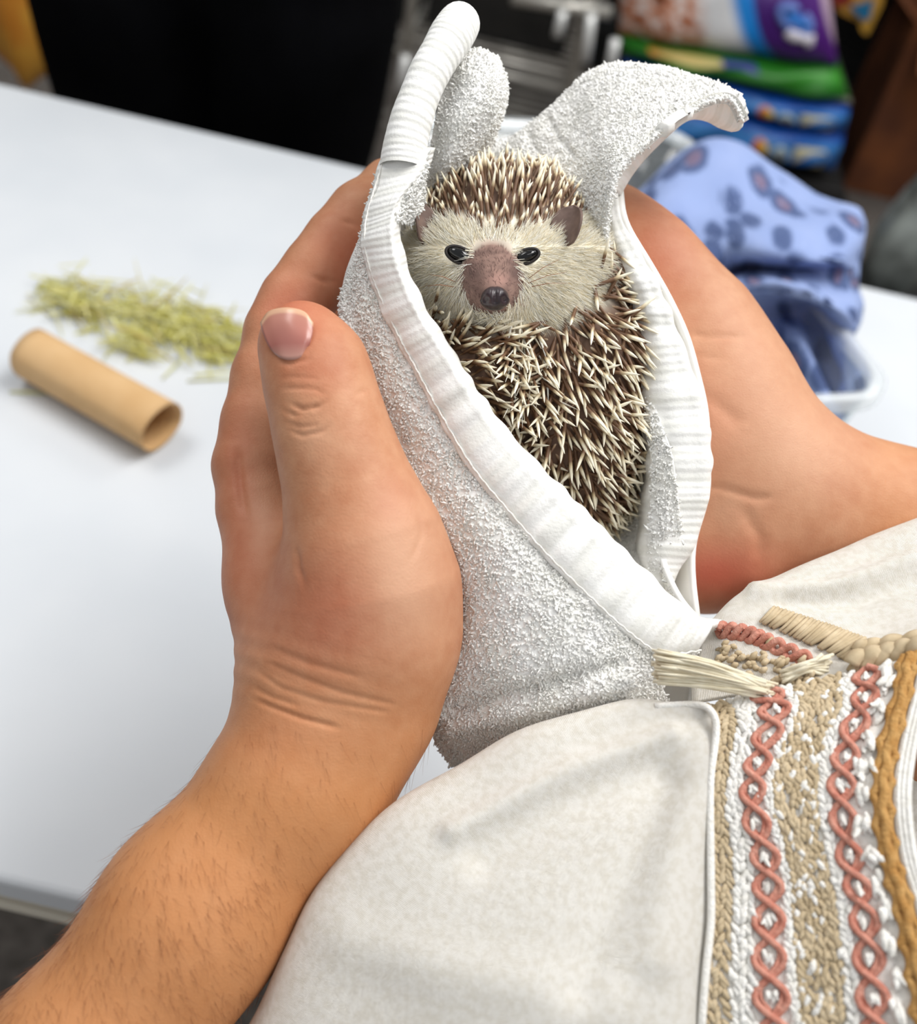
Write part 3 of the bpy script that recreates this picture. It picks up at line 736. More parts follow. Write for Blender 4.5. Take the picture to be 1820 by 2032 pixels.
link('beige_knit_stitch', mb.mesh('beige_knit_stitch'), M_beige, shirt)
def tassel(a, b, n, spread, fan):
    mb = MB()
    for k in range(n):
        s = rng.uniform(-1, 1); s2 = s*fan+rng.normal(0, .1)
        p = np.array([(a[0]+rng.normal(0, 5), a[1]+s*spread, a[2]+rng.normal(0, .0012)), ((a[0]+b[0])/2, (a[1]+b[1])/2+s*spread*.75-6+rng.normal(0, 3), (a[2]+b[2])/2-.003+rng.normal(0, .0012)), (b[0]+rng.normal(0, 10), b[1]+s2*spread, b[2]+rng.normal(0, .001))])
        c = cr_eval(p, np.linspace(0, 2, 9)); mb.tube(at(c[:, 0], c[:, 1], c[:, 2]), rng.uniform(.00035, .0006), 5)
    return mb
link('yarn_tassel', tassel((1304, 1322, .3035), (1520, 1368, .298), 70, 34, .35).mesh('yarn_tassel'), M_cream, shirt, label='loose cream yarn tassel at the neckline')
link('yarn_tassel', tassel((1555, 1345, .302), (1640, 1320, .302), 26, 12, 1.6).mesh('yarn_tassel'), M_cream, shirt, label='short cream yarn end')

# ------------------------------------------------------------------ the towel
towel = empty('towel', at(1050, 1250, .36), 'white terry towel with ribbed hems wrapped around the hedgehog', 'towel')
TW = lambda o: adopt(o, towel)
TUFT = []                                         # (grid, tufts per m2, length)
def towel_patch(name, rows, nv, nu, mat, th=.0022, amp=.0005, sc=130, seed=3, tuft=0, tl=.0011, uvs=(1, 1), folds=None, label=None):
    G = Patch(rows).grid(nv, nu); N = grid_normals(G)
    if amp: G = G+N*wob(G, amp, sc, seed)[..., None]
    if folds is not None:
        x, y, d = proj(G); G = G+N*folds(x, y)[..., None]
    o = link(name, grid_mesh(name, G, uvs), mat, label=label); solid(o, th); TW(o)
    if tuft: TUFT.append((G, tuft, tl))
    return G
# left front hem band: [under, inner edge, middle, outer edge]
inner = [(852, 300, .335), (832, 345, .331), (793, 398, .327), (782, 440, .325), (787, 500, .322), (806, 560, .320), (840, 630, .318), (882, 692, .317), (932, 772, .316), (1000, 866, .316), (1070, 940, .316), (1150, 1020, .316), (1232, 1102, .317), (1312, 1180, .317), (1366, 1222, .317), (1418, 1236, .320)]
outer = [(758, 310, .338), (742, 360, .336), (724, 420, .334), (717, 460, .332), (720, 510, .330), (742, 580, .327), (778, 660, .323), (815, 730, .321), (865, 822, .319), (930, 930, .317), (1000, 1016, .316), (1078, 1104, .315), (1165, 1190, .314), (1245, 1262, .314), (1310, 1302, .315), (1385, 1296, .318)]
hem_rows = []
for (a, b) in zip(inner, outer):
    a, b = np.array(a), np.array(b)
    m1 = a*.72+b*.28; m2 = a*.3+b*.7; m1[2] -= .0022; m2[2] -= .0020
    u = a+np.array([14, -6, .010]); e = a.copy(); e[2] -= .0004
    hem_rows.append([tuple(u), tuple(e), tuple(m1), tuple(m2), tuple(b)])
def pucker(x, y):
    s = x*.55+y*.83
    return .0005*np.sin(s/10.5+1.4*np.sin(s/60))*np.exp(-(np.sin(s/75))**2*.7)
G_hemL = towel_patch('hem_band', hem_rows, 260, 34, M_hem, .0024, .0003, 150, uvs=(1, 25), folds=pucker, label='ribbed woven hem band, front left')
# stitching ridge along the outer side of the hem
P = np.array(outer); P[:, 0] += 7; P[:, 1] -= 5; P[:, 2] -= .0016
sp = cr_eval(P, np.linspace(0, len(P)-1, 300)); o = link('hem_stitching', MB().tube(at(sp[:, 0], sp[:, 1]+1.2*np.sin(np.arange(300)*1.3), sp[:, 2]), .00035, 6).mesh('hem_stitching'), M_white_yarn); TW(o)
# left terry panel: from the hem out to the hand, then down and under
t_out = [(772, 330, .352), (758, 375, .352), (740, 432, .350), (730, 470, .348), (698, 535, .345), (672, 600, .341), (684, 668, .336), (700, 740, .335), (738, 830, .332), (790, 945, .329), (862, 1040, .326), (895, 1120, .327), (905, 1230, .329), (860, 1400, .336), (905, 1510, .345), (1010, 1520, .345)]
# widen the sheet below: the columns between hem and far edge
cols = []
for k, (a, b) in enumerate(zip(outer, t_out)):
    a, b = np.array(a), np.array(b); bul = .010*np.clip((k-9)/4, 0, 1)
    c1 = a*.68+b*.32; c2 = a*.34+b*.66
    c1[2] -= .0012+bul*.65; c2[2] -= .0012+bul*.8
    un = b+np.array([22, 22 if k > 11 else 4, .022])
    cols.append([tuple(a+np.array([6, -4, .0010])), tuple(c1), tuple(c2), tuple(b), tuple(un)])
def sag(x, y):
    return (-.0028*np.exp(-(seg_dist(x, y, [(900, 1410), (1060, 1370), (1220, 1320)])/18)**2) +
            .0022*np.exp(-(seg_dist(x, y, [(900, 1440), (1060, 1400), (1240, 1350)])/20)**2))
towel_patch('terry_panel', cols, 200, 90, M_terry, .002, .0007, 110, 5, tuft=1900000, tl=.00120, folds=sag, label='looped terry front panel')
low = [[(1300, 1296, .317), (1240, 1262, .3155), (1120, 1180, .3190)], [(1310, 1350, .319), (1200, 1330, .312), (1060, 1270, .3170)], [(1330, 1400, .326), (1200, 1400, .317), (1040, 1370, .3220)],
       [(1350, 1450, .340), (1200, 1460, .327), (1000, 1455, .334)], [(1360, 1500, .352), (1180, 1520, .340), (960, 1520, .350)]]
towel_patch('terry_panel', low, 60, 70, M_terry, .002, .0006, 110, 6, tuft=1900000, tl=.00120, folds=sag, label='looped terry underside')
# standing rolled corner at top left
roll = np.array([(800, 335, .338, 47), (806, 280, .338, 44), (824, 215, .339, 41), (850, 150, .341, 40), (880, 98, .344, 42), (902, 62, .347, 44), (912, 47, .349, 41)])
sp = cr_eval(roll, np.linspace(0, 6, 90)); mb = MB()
Pw = at(sp[:, 0], sp[:, 1], sp[:, 2]); rr = sp[:, 3]*sp[:, 2]/FPX*(1+.003*np.sin(np.arange(90)*1.1)+.012*np.sin(np.arange(90)*.31))
capn = 9; Tt = Pw[-1]-Pw[-2]; Tt /= np.linalg.norm(Tt)
for k in range(1, capn+1):
    a = k/capn*np.pi/2*.98; Pw = np.vstack([Pw, Pw[89]+Tt*rr[89]*math.sin(a)*.9]); rr = np.append(rr, rr[89]*math.cos(a))
mb.tube(Pw, rr, 22, False); Gr = mb.v[0].reshape(len(Pw), 22, 3); Gr = np.concatenate([Gr, Gr[:, :1]], 1); o = link('rolled_corner', grid_mesh('rolled_corner', Gr, (1, 11)), M_hem, label='tightly rolled hem corner standing up'); TW(o)
lobe = [[(898, 118, .362), (925, 98, .357), (958, 96, .357), (984, 112, .366), (975, 122, .378)],
        [(880, 160, .356), (925, 150, .348), (968, 146, .350), (1004, 160, .364), (992, 170, .380)],
        [(868, 215, .352), (915, 215, .345), (962, 212, .349), (1002, 206, .364), (990, 212, .380)],
        [(858, 270, .352), (900, 275, .347), (942, 272, .353), (978, 268, .366), (968, 275, .380)],
        [(850, 330, .356), (885, 335, .354), (925, 330, .360), (962, 312, .370), (955, 320, .382)],
        [(846, 380, .366), (880, 385, .366), (915, 378, .372), (950, 360, .380), (945, 366, .390)]]
towel_patch('terry_lobe', lobe, 80, 60, M_terry, .002, .0008, 200, 8, tuft=1900000, tl=.0010, label='puffed terry fold beside the rolled corner')
# fold of hem tucked at the hedgehog's left ear
tuck = [[(852, 300, .3345), (842, 330, .338), (830, 360, .346)], [(836, 345, .332), (835, 375, .336), (838, 400, .344)], [(800, 392, .328), (815, 405, .332), (832, 420, .340)], [(784, 440, .3255), (795, 440, .331), (812, 446, .340)]]
towel_patch('terry_fold', tuck, 30, 24, M_terry, .0015, .0003, 200, 9, tuft=1900000, tl=.0015)
# right upper flap: hem edge, body, crest, beyond
hemR = [(1474, 238, .352), (1452, 200, .350), (1420, 196, .348), (1375, 216, .345), (1325, 248, .342), (1272, 292, .340), (1228, 335, .339), (1212, 380, .339), (1202, 430, .342), (1200, 480, .346), (1206, 540, .354), (1225, 620, .364)]
crst = [(1476, 226, .356), (1462, 190, .358), (1425, 168, .362), (1370, 150, .366), (1305, 134, .371), (1225, 128, .376), (1165, 152, .380), (1120, 196, .383), (1040, 262, .386), (968, 296, .388), (930, 330, .391), (905, 370, .394)]
flap = []
for fi, (a, b) in enumerate(zip(hemR, crst)):
    a, b = np.array(a), np.array(b); m1 = a*.7+b*.3; m2 = a*.35+b*.65
    m1[2] += .0005; m2[2] += .001
    flap.append([tuple(a+(np.array([2, 6, .004]) if fi < 6 else np.array([7, 1, .006]))), tuple(a), tuple(m1), tuple(m2), tuple(b), tuple(b+np.array([4, 8, .012]))])
def fr(x, y):
    return -.0018*np.exp(-(seg_dist(x, y, [(1090, 235), (1110, 270), (1140, 310)])/5)**2)-.0014*np.exp(-(seg_dist(x, y, [(1050, 262), (1062, 290), (1085, 325)])/5)**2)
towel_patch('terry_flap', flap, 150, 90, M_terry, .0025, .0006, 150, 11, tuft=1900000, tl=.0010, folds=fr, label='terry flap folded outwards at the right')
und = [[(1474, 240, .3535), (1468, 258, .356), (1452, 262, .360)], [(1456, 206, .352), (1444, 245, .357), (1428, 254, .362)], [(1420, 200, .350), (1412, 228, .357), (1400, 240, .364)], [(1375, 220, .347), (1374, 232, .356), (1366, 240, .365)], [(1325, 252, .344), (1330, 258, .354), (1326, 270, .364)],
       [(1272, 296, .342), (1286, 296, .353), (1288, 308, .363)], [(1228, 338, .341), (1246, 336, .352), (1256, 348, .362)], [(1216, 380, .341), (1226, 380, .351), (1232, 388, .360)]]
und = [[(c[0], c[1], c[2]+.0022) for c in r] for r in und]
towel_patch('hem_underside', und, 70, 24, M_hem, .0018, .0002, 150, 12, uvs=(1, 10), label='woven underside of the folded flap')
# right hem strip running down beside the hedgehog
outR = [(1222, 345, .341), (1232, 420, .343), (1262, 485, .345), (1306, 560, .346), (1340, 640, .346), (1368, 710, .345), (1397, 795, .344), (1411, 880, .344), (1408, 960, .345), (1396, 1030, .347), (1366, 1105, .350), (1332, 1164, .352), (1352, 1200, .350)]
inR = [(1190, 350, .348), (1188, 430, .350), (1206, 500, .351), (1240, 570, .351), (1262, 640, .350), (1270, 720, .349), (1276, 800, .348), (1286, 880, .347), (1290, 960, .347), (1284, 1030, .348), (1280, 1100, .349), (1290, 1164, .350), (1330, 1225, .348)]
strip = []
for a, b in zip(outR, inR):
    a, b = np.array(a), np.array(b); m1 = a*.7+b*.3; m2 = a*.35+b*.65; m1[2] -= .0045; m2[2] -= .005
    strip.append([tuple(a+np.array([-18, 2, .022])), tuple(a), tuple(m1), tuple(m2), tuple(b), tuple(b+np.array([-16, -2, .014])), tuple(b+np.array([-30, -6, .032]))])
for i_, e_ in ((0, .020), (1, .013), (2, .005)): strip[i_] = [(c[0], c[1], c[2]+e_) for c in strip[i_]]
def pk2(x, y): return .0004*np.sin(y/12+1.1*np.sin(y/47))*np.clip((x-1225)/40, 0, 1)
G_hemR = towel_patch('hem_band', strip, 220, 60, M_hem, .0022, .0004, 150, 13, uvs=(1, 22), folds=pk2, label='ribbed hem band running down the right side')
# terry fringe on the inner side of the right strip (lower half)
fri = [[(1281, 740, .350), (1283, 740, .3495), (1285, 740, .349)], [(1282, 820, .346), (1293, 822, .3435), (1306, 824, .3425)], [(1290, 900, .344), (1310, 900, .341), (1332, 900, .339)], [(1292, 970, .344), (1316, 972, .341), (1344, 975, .340)], [(1288, 1040, .345), (1318, 1042, .3425), (1352, 1048, .343)], [(1284, 1100, .3465), (1312, 1105, .345), (1345, 1112, .3475)], [(1292, 1165, .348), (1308, 1168, .347), (1330, 1165, .350)]]
towel_patch('terry_panel', fri, 70, 24, M_terry, .0012, .0002, 150, 14, tuft=1900000, tl=.00120, label='terry inner side of the right fold')
# inside of the wrap: bowl behind and below the hedgehog
bowl = []
for y, xl, xr, de, dm in ((300, 850, 1240, .372, .398), (400, 800, 1215, .362, .404), (500, 770, 1225, .358, .408), (600, 780, 1262, .356, .410), (720, 860, 1285, .356, .410), (840, 950, 1295, .356, .406), (940, 1040, 1300, .354, .396), (1030, 1110, 1300, .350, .378), (1110, 1200, 1310, .344, .360), (1190, 1290, 1345, .336, .346), (1250, 1340, 1395, .330, .334)):
    xs = np.linspace(xl, xr, 7); u = np.linspace(-1, 1, 7); dep = dm-(dm-de)*np.abs(u)**2.2
    bowl.append([(a, y, d) for a, d in zip(xs, dep)])
towel_patch('terry_lining', bowl, 140, 80, M_terry, .002, .0007, 120, 15, tuft=700000, tl=.0011, label='terry lining under the hedgehog')
# outer back of the bundle, towards the table
bk = []
for y, xl, xr, de, dm in ((300, 800, 1225, .380, .412), (450, 735, 1240, .352, .418), (600, 690, 1330, .352, .420), (780, 740, 1390, .352, .420), (950, 830, 1400, .352, .416), (1100, 900, 1370, .354, .408), (1250, 900, 1380, .350, .396), (1400, 860, 1360, .350, .384), (1500, 920, 1340, .350, .372)):
    xs = np.linspace(xl, xr, 7); u = np.linspace(-1, 1, 7); dep = dm-(dm-de)*np.abs(u)**2.4
    bk.append([(a, y, d) for a, d in zip(xs, dep)])
towel_patch('terry_back', bk, 90, 60, M_terry, .002, .0007, 120, 16, label='outside back of the towel wrap')
# looped pile
def pile():
    Vs, Qs, n0 = [], [], 0
    for G, dens, tl in TUFT:
        nv, nu = G.shape[:2]; I = np.arange(nv*nu).reshape(nv, nu)
        Qd = np.stack([I[:-1, :-1], I[:-1, 1:], I[1:, 1:], I[1:, :-1]], -1).reshape(-1, 4)
        g = G.reshape(-1, 3); Tr = q2t(Qd)
        ar = np.linalg.norm(np.cross(g[Tr[:, 1]]-g[Tr[:, 0]], g[Tr[:, 2]]-g[Tr[:, 0]]), axis=1).sum()/2
        n = int(ar*dens); Pp, Nn, _ = sample_tris(g, Tr, n)
        sg = np.sign(np.sum(Nn*(CAM-Pp), 1)); mg = grid_normals(G).reshape(-1, 3)
        ref = mg[Tr[_][:, 0]]; Nn = ref
        D = Nn+rng.normal(0, .5, Nn.shape); n = len(Pp)
        L_ = tl*rng.uniform(.6, 1.25, n)
        v_, q_, _u = scatter(Pp-Nn*.0003, D, L_, .00050*rng.uniform(.8, 1.3, n), [(0, .9), (.5, 1.05), (.85, .85), (1, .3)], 3, rng.normal(0, .7, n))
        Vs.append(v_); Qs.append(q_+n0); n0 += len(v_)
    return raw_mesh('terry_pile', np.concatenate(Vs), [np.concatenate(Qs)])
o = link('terry_pile', pile(), M_terry, kind='stuff', label='looped terry pile'); TW(o)

# ------------------------------------------------------------------ the hedgehog
HG = [(.020, .012, chain([(1048, 690, .373, 165), (1082, 800, .373, 150), (1118, 900, .372, 112), (1152, 975, .371, 60)])),
      (.014, .010, chain([(905, 690, .360, 70), (955, 730, .357, 100), (1010, 830, .360, 105)]) + chain([(1195, 600, .366, 72), (1170, 700, .360, 92), (1165, 820, .360, 80), (1160, 920, .363, 62)])),
      (.016, .010, chain([(950, 480, .372, 112), (1035, 480, .372, 112)]) + chain([(1000, 515, .366, 150), (1000, 540, .362, 145)])),
      (.016, .012, chain([(890, 535, .358, 92), (930, 565, .353, 80)]) + chain([(1125, 535, .357, 95), (1080, 575, .352, 80)])),
      (.008, .007, chain([(978, 525, .352, 62), (976, 556, .340, 58), (979, 578, .331, 42), (982, 590, .3255, 26)]))]
HV, HQ = surface_nets(sd_groups(HG), *bounds(HG), .0010); HN = vnormals(HV, HQ)
x, y = cproj(HV)
muz = np.exp(-(np.maximum(np.hypot((x-976), (y-562)*1.02)-62, 0)/12)**2)*(HV[:, 2] < .352)
brow = np.exp(-((x-978)/45)**2-((y-490)/26)**2)*(HV[:, 2] < .36)
facem = np.exp(-(np.maximum(np.hypot((x-1000)/205, (y-540)/105)-1, 0)*6)**2)*(HV[:, 2] < .372)
dark = np.exp(-((x-938)/18)**2-((y-540)/22)**2)*.8+np.exp(-((x-1022)/16)**2-((y-540)/20)**2)*.7+np.exp(-(seg_dist(x, y, [(916, 600), (935, 618), (960, 630)])/5)**2)*.8
pink = np.exp(-(seg_dist(x, y, [(1012, 618), (1034, 606), (1046, 586)])/7)**2)+.6*np.exp(-((x-990)/20)**2-((y-555)/14)**2)
me = raw_mesh('hedgehog', c2w(HV), [HQ], attrs={'muzzle': np.clip(muz+.8*brow, 0, 1), 'face': facem, 'dark': np.clip(dark, 0, 1), 'pink': np.clip(pink, 0, 1)})
t = NT(M_hbody); base = t.ramp(t.noise(120), [(.35, lin(84, 62, 50)), (.65, lin(120, 94, 78))])
A = lambda nme: t.n('ShaderNodeAttribute', attribute_name=nme).outputs['Fac']
base = t.mix(A('face'), base, lin(244, 236, 216)); base = t.mix(A('muzzle'), base, t.ramp(t.noise(240), [(.3, lin(108, 84, 76)), (.7, lin(148, 118, 106))]))
base = t.mix(A('dark'), base, lin(78, 58, 54)); t.color(t.mix(A('pink'), base, lin(178, 136, 124)))
hedgehog = link('hedgehog', me, M_hbody, label='small brown and cream hedgehog curled up in the towel', cat='hedgehog')
HW = c2w(HV); HWN = HN@np.stack([Rc, Uc, Fw]); Htri = q2t(HQ)
hd = depth_fn(HV, 7)
def ellipsoid(c, rx, ry, rz, ax, n=20, m=14, deform=None):
    V = []
    for i in range(m+1):
        for j in range(n):
            ph = np.pi*i/m; th = 2*np.pi*j/n; p = np.array([np.sin(ph)*np.cos(th), np.sin(ph)*np.sin(th), np.cos(ph)])
            if deform: p = deform(p)
            V.append(c+ax[0]*p[0]*rx+ax[1]*p[1]*ry+ax[2]*p[2]*rz)
    q = [[i*n+j, (i+1)*n+j, (i+1)*n+(j+1) % n, i*n+(j+1) % n] for i in range(m) for j in range(n)]
    return np.array(V), q
def rot2(a): return (math.cos(a)*Rc+math.sin(a)*Uc, -math.sin(a)*Rc+math.cos(a)*Uc, -Fw)
for (px, py, a, rx, ry) in ((912, 506, -.40, 26, 13), (1044, 509, .34, 25, 11.5)):
    d = hd(px, py); s = d/FPX
    V_, q_ = ellipsoid(at(px, py, d-.0006), rx*s, ry*s, .0026, rot2(a))
    o = link('eye', raw_mesh('eye', V_, [q_]), M_black, hedgehog, label='half-closed black eye')
    # dark lid rim
    th = np.linspace(0, 2*np.pi, 33); P = at(px, py, d-.0010)+np.cos(th)[:, None]*rot2(a)[0]*(rx+2)*s+np.sin(th)[:, None]*rot2(a)[1]*(ry+2)*s
    link('eyelid', MB().tube(P, .0006, 6, False).mesh('eyelid'), noisy('eyelid', lin(24, 19, 18), lin(40, 31, 27), 300, .6), o)
def nose_def(p):
    p = p.copy(); p[0] *= 1+.10*(p[1] < 0); g = math.exp(-(p[0]/.16)**2)
    if p[2] > 0: p[2] -= .16*g*(p[1] > -.6)
    for sx in (-1, 1):
        e = math.exp(-((p[0]-sx*.68)/.20)**2-((p[1]+.30)/.22)**2); p[2] -= .35*e*(p[2] > 0)
    return p
s = .318/FPX
V_, q_ = ellipsoid(at(982, 592, .3220), 28*s, 24*s, .0050, rot2(0.02), 36, 26, nose_def)
link('nose', raw_mesh('nose', V_, [q_]), M_nose, hedgehog, label='shiny dark nose')
def ear(px, py, rx, ry, ang, d, yaw):
    ax = rot2(ang); s = d/FPX; n, m = 14, 12; G = np.zeros((m, n, 3))
    cy, sy = math.cos(yaw), math.sin(yaw); X = ax[0]*cy+ax[2]*sy; Z = ax[2]*cy-ax[0]*sy
    for i in range(m):
        v = i/(m-1)
        for j in range(n):
            u = -1+2*j/(n-1); wv_ = math.sqrt(max(0, 1-(2*v-1)**2))
            G[i, j] = at(px, py, d)+X*u*wv_*rx*s+ax[1]*(2*v-1)*ry*s+Z*(.0028*(u*u*wv_**2)-.001)
    o = link('ear', grid_mesh('ear', G), M_ear, hedgehog, label='rounded dark brown ear'); solid(o, .0008); return o
ear(842, 440, 30, 42, .12, hd(842, 440)-.006, -.85)
ear(1126, 446, 32, 42, -.22, hd(1122, 446)-.0035, .55)
# quills
cand = 60000
P, Nn, ti = sample_tris(HW, Htri, cand)
Nn = HWN[Htri[ti][:, 0]]
x, y, d = proj(P); facing = np.sum(Nn*(CAM-P), 1)/np.linalg.norm(CAM-P, axis=1)
fb = np.interp(x, [780, 840, 900, 950, 1000, 1050, 1100, 1150, 1250], [470, 432, 442, 462, 470, 464, 446, 430, 470])     # top of the face fur
lb = np.interp(x, [780, 830, 870, 930, 1000, 1060, 1120, 1170, 1200, 1240], [560, 590, 618, 640, 644, 640, 618, 575, 530, 500])
inface = (y > fb) & (y < lb) & (x < 1205) & (d < .372)
ok = (~inface) & (facing > -.35) & ((y < 1060))
idx = np.nonzero(ok)[0]; P, Nn = P[idx], Nn[idx]
k = thin(P, .0020); P, Nn = P[k], Nn[k]; x, y, d = proj(P); n = len(P)
g = np.zeros((n, 2))
head = y < 480
vx, vy = x-985, y-640
rl = np.hypot(vx, vy); g[head] = np.stack([vx/rl*.75, vy/rl], 1)[head]
bl = ~head
gx = np.where(x < 1020, .95, np.where(x < 1110, -.55, .45)); gy = np.where(x < 1020, .05+.5*np.clip((y-700)/200, 0, 1), np.where(x < 1110, .55, .85))
lowm = np.clip((y-800)/120, 0, 1); gx = gx*(1-lowm)+lowm*(.15+(x-1110)/170); gy = gy*(1-lowm)+lowm*.75
side = (x > 1185) & (y < 640); gx = np.where(side, .75, gx); gy = np.where(side, .45, gy)
lft = (x < 850) & (y < 620); gx = np.where(lft, -.9, gx); gy = np.where(lft, .15, gy)
cen = (np.abs(x-1042-(y-640)*.10) < 40) & (y < 830); gx = np.where(cen, (x-1042)/90, gx); gy = np.where(cen, 1.0, gy)
g[bl] = np.stack([gx, gy], 1)[bl]
jit = np.where(head, .16, .45)[:, None]
g = g+rng.normal(0, 1, (n, 2))*jit
Tn = g[:, :1]*Rc-g[:, 1:]*Uc; Tn -= Nn*np.sum(Tn*Nn, 1)[:, None]; Tn /= np.linalg.norm(Tn, axis=1)[:, None]+1e-9
D = Tn+Nn*(np.where(head, .26, .42)+rng.normal(0, .15, n)).clip(.12, 1)[:, None]; D[bl & cen] += .25*Nn[bl & cen]; D /= np.linalg.norm(D, axis=1)[:, None]
L = np.where(head, rng.uniform(.0125, .0170, n), rng.uniform(.0110, .0165, n))
near_face = np.exp(-((y-np.interp(x, [780, 840, 900, 950, 1000, 1050, 1100, 1150, 1250], [470, 432, 442, 462, 470, 464, 446, 430, 470]))/25)**2)*head
L *= 1-.4*near_face
W_ = rng.uniform(.00050, .00076, n)
PROF = [(0, .55), (.12, .85), (.45, 1), (.8, .8), (.93, .42), (1, .08)]
tipx, tipy, _ = proj(P+D*L[:, None]); plen = np.hypot(tipx-x, tipy-y)*(np.sum(Nn*(CAM-P), 1) > 0)
big = np.argsort(-plen)[:300]; rest = np.setdiff1d(np.arange(n), big)
V_, q_, uv_ = scatter(P[rest]-Nn[rest]*.0006, D[rest], L[rest], W_[rest], PROF, 6, rng.normal(0, .06, len(rest)))
uvr = uv_.reshape(len(rest), -1, 4, 2); uvr[head[rest], ..., 0] *= .30; uv_ = uvr.reshape(-1, 4, 2)
link('quill_coat', raw_mesh('quill_coat', V_, [q_], [uv_]), M_quill, hedgehog, kind='stuff', label='coat of cream tipped brown quills')
V_, q_, uv_ = scatter(np.zeros((1, 3)), np.array([[0, 0, 1.]]), 1.0, 1.0, PROF, 6, .0, U=np.array([[1., 0, 0]])); uv_[..., 0] = .5
V_[:, :2] *= .045
qm = raw_mesh('quill', V_, [q_], [uv_]); qm.materials.append(M_quill)
for i in big:
    o = link('quill', qm, None, hedgehog); Z = Vector(D[i]); o.rotation_mode = 'QUATERNION'
    o.rotation_quaternion = Z.to_track_quat('Z', 'Y'); o.scale = (L[i],)*3; o.location = P[i]-Nn[i]*.0006
# face fur, skirt fur
def fur(nm, n, sel, dirf, L0, L1, wd, mat, lift=.3, jit=.22):
    P, _, ti = sample_tris(HW, Htri, n*6); Nn = HWN[Htri[ti][:, 0]]; x, y, d = proj(P)
    m = sel(x, y, d) & (np.sum(Nn*(CAM-P), 1) > -.02); P, Nn, x, y = P[m][:n], Nn[m][:n], x[m][:n], y[m][:n]; n = len(P)
    gx, gy = dirf(x, y); T_ = gx[:, None]*Rc-gy[:, None]*Uc; T_ += rng.normal(0, jit, T_.shape); T_ -= Nn*np.sum(T_*Nn, 1)[:, None]; T_ /= np.linalg.norm(T_, axis=1)[:, None]+1e-9
    D = T_+Nn*lift
    V_, q_, uv_ = scatter(P, D, rng.uniform(L0, L1, n), wd, [(0, 1), (.5, .85), (1, .15)], 3, rng.normal(.0, .15, n))
    link(nm, raw_mesh(nm, V_, [q_], [uv_]), mat, hedgehog, kind='stuff')
def face_sel(x, y, d):
    fb = np.interp(x, [780, 840, 900, 950, 1000, 1050, 1100, 1150, 1250], [478, 436, 446, 466, 474, 468, 450, 436, 478])
    lb = np.interp(x, [780, 830, 870, 930, 1000, 1060, 1120, 1170, 1200, 1240], [580, 605, 632, 640, 642, 646, 632, 595, 560, 540])
    eye = (np.hypot((x-911)/28, (y-506)/20) > 1) & (np.hypot((x-1044)/26, (y-509)/18) > 1)
    mz = np.hypot(x-976, (y-562)) > 50+24*rng.random(len(x))
    return (y > fb-12) & (y < lb) & (x < 1225) & (d < .374) & eye & mz & ~((np.abs(x-978) < 36) & (y > 480) & (y < 540))
def face_dir(x, y):
    vx, vy = x-977, y-535; r = np.hypot(vx, vy)+1; gx, gy = vx/r, vy/r*.8
    up = y < 490; return gx, np.where(up, gy-.5, gy+.25)
fur('face_fur', 15000, face_sel, face_dir, .0035, .0072, .00011, M_fur, .28)
fur('muzzle_fur', 4200, lambda x, y, d: (np.hypot(x-976, y-562) < 74) & (np.hypot(x-982, y-592) > 30) & (d < .352), lambda x, y: ((x-979)/60, (y-590)/60), .0010, .0022, .00008, M_mfur, .2)
fur('belly_fur', 620, lambda x, y, d: (np.abs(x-1038-(y-630)*.12) < 22+.10*(y-630)) & (y > 626) & (y < 790), lambda x, y: ((x-1038)/55, np.full(x.shape, 1.)), .008, .0125, .00046, M_fur, .60, .30)
mb = MB()
for (x0, y0_, x1, y1_) in ((1046, 555, 1110, 515), (1048, 562, 1125, 540), (1050, 570, 1130, 562), (905, 560, 850, 545), (904, 570, 842, 568)):
    d0, d1 = hd(x0, y0_) or .345, .336; mb.tube([at(x0, y0_, d0), at((x0+x1)/2, (y0_+y1_)/2-4, (d0+d1)/2-.004), at(x1, y1_, d1)], [.00012, .0001, .00004], 5)
link('whiskers', mb.mesh('whiskers'), M_armhair, hedgehog, kind='stuff')
# body parts already lie in world space under an untransformed parent

# ------------------------------------------------------------------ clear bin with fleece blanket
def clear_mat(name, tint, alpha):
    m = bpy.data.materials.new(name); m.use_nodes = True; nt = m.node_tree; nt.nodes.remove(nt.nodes['Principled BSDF'])
    tr = nt.nodes.new('ShaderNodeBsdfTransparent'); tr.inputs[0].default_value = tint
    gl = nt.nodes.new('ShaderNodeBsdfGlossy'); gl.inputs['Roughness'].default_value = .12
    df_ = nt.nodes.new('ShaderNodeBsdfDiffuse'); df_.inputs[0].default_value = lin(246, 249, 250)
    fr_ = nt.nodes.new('ShaderNodeValue'); fr_.outputs[0].default_value = .07
    m1 = nt.nodes.new('ShaderNodeMixShader'); m1.inputs[0].default_value = alpha; nt.links.new(tr.outputs[0], m1.inputs[1]); nt.links.new(df_.outputs[0], m1.inputs[2])
    m2 = nt.nodes.new('ShaderNodeMixShader'); nt.links.new(fr_.outputs[0], m2.inputs[0]); nt.links.new(m1.outputs[0], m2.inputs[1]); nt.links.new(gl.outputs[0], m2.inputs[2])
    nt.links.new(m2.outputs[0], nt.nodes['Material Output'].inputs[0]); return m
M_clear = clear_mat('clear_plastic', (.93, .955, .96, 1), .10)
M_rim = clear_mat('clear_rim', (.97, .98, .985, 1), .30)
HB = .150
bA = on_z(1792, 790, TZ+HB)[:2]; bB = on_z(1347, 252, TZ+HB)[:2]
e1 = (bB-bA)/np.linalg.norm(bB-bA); e2 = np.array([-e1[1], e1[0]]); LB = np.linalg.norm(bB-bA); WB = .250
ctr = bA+e1*LB/2+e2*WB/2
bin_ = empty('storage_bin', (ctr[0], ctr[1], TZ), 'clear plastic storage bin holding the blue spotted fleece', 'bin')
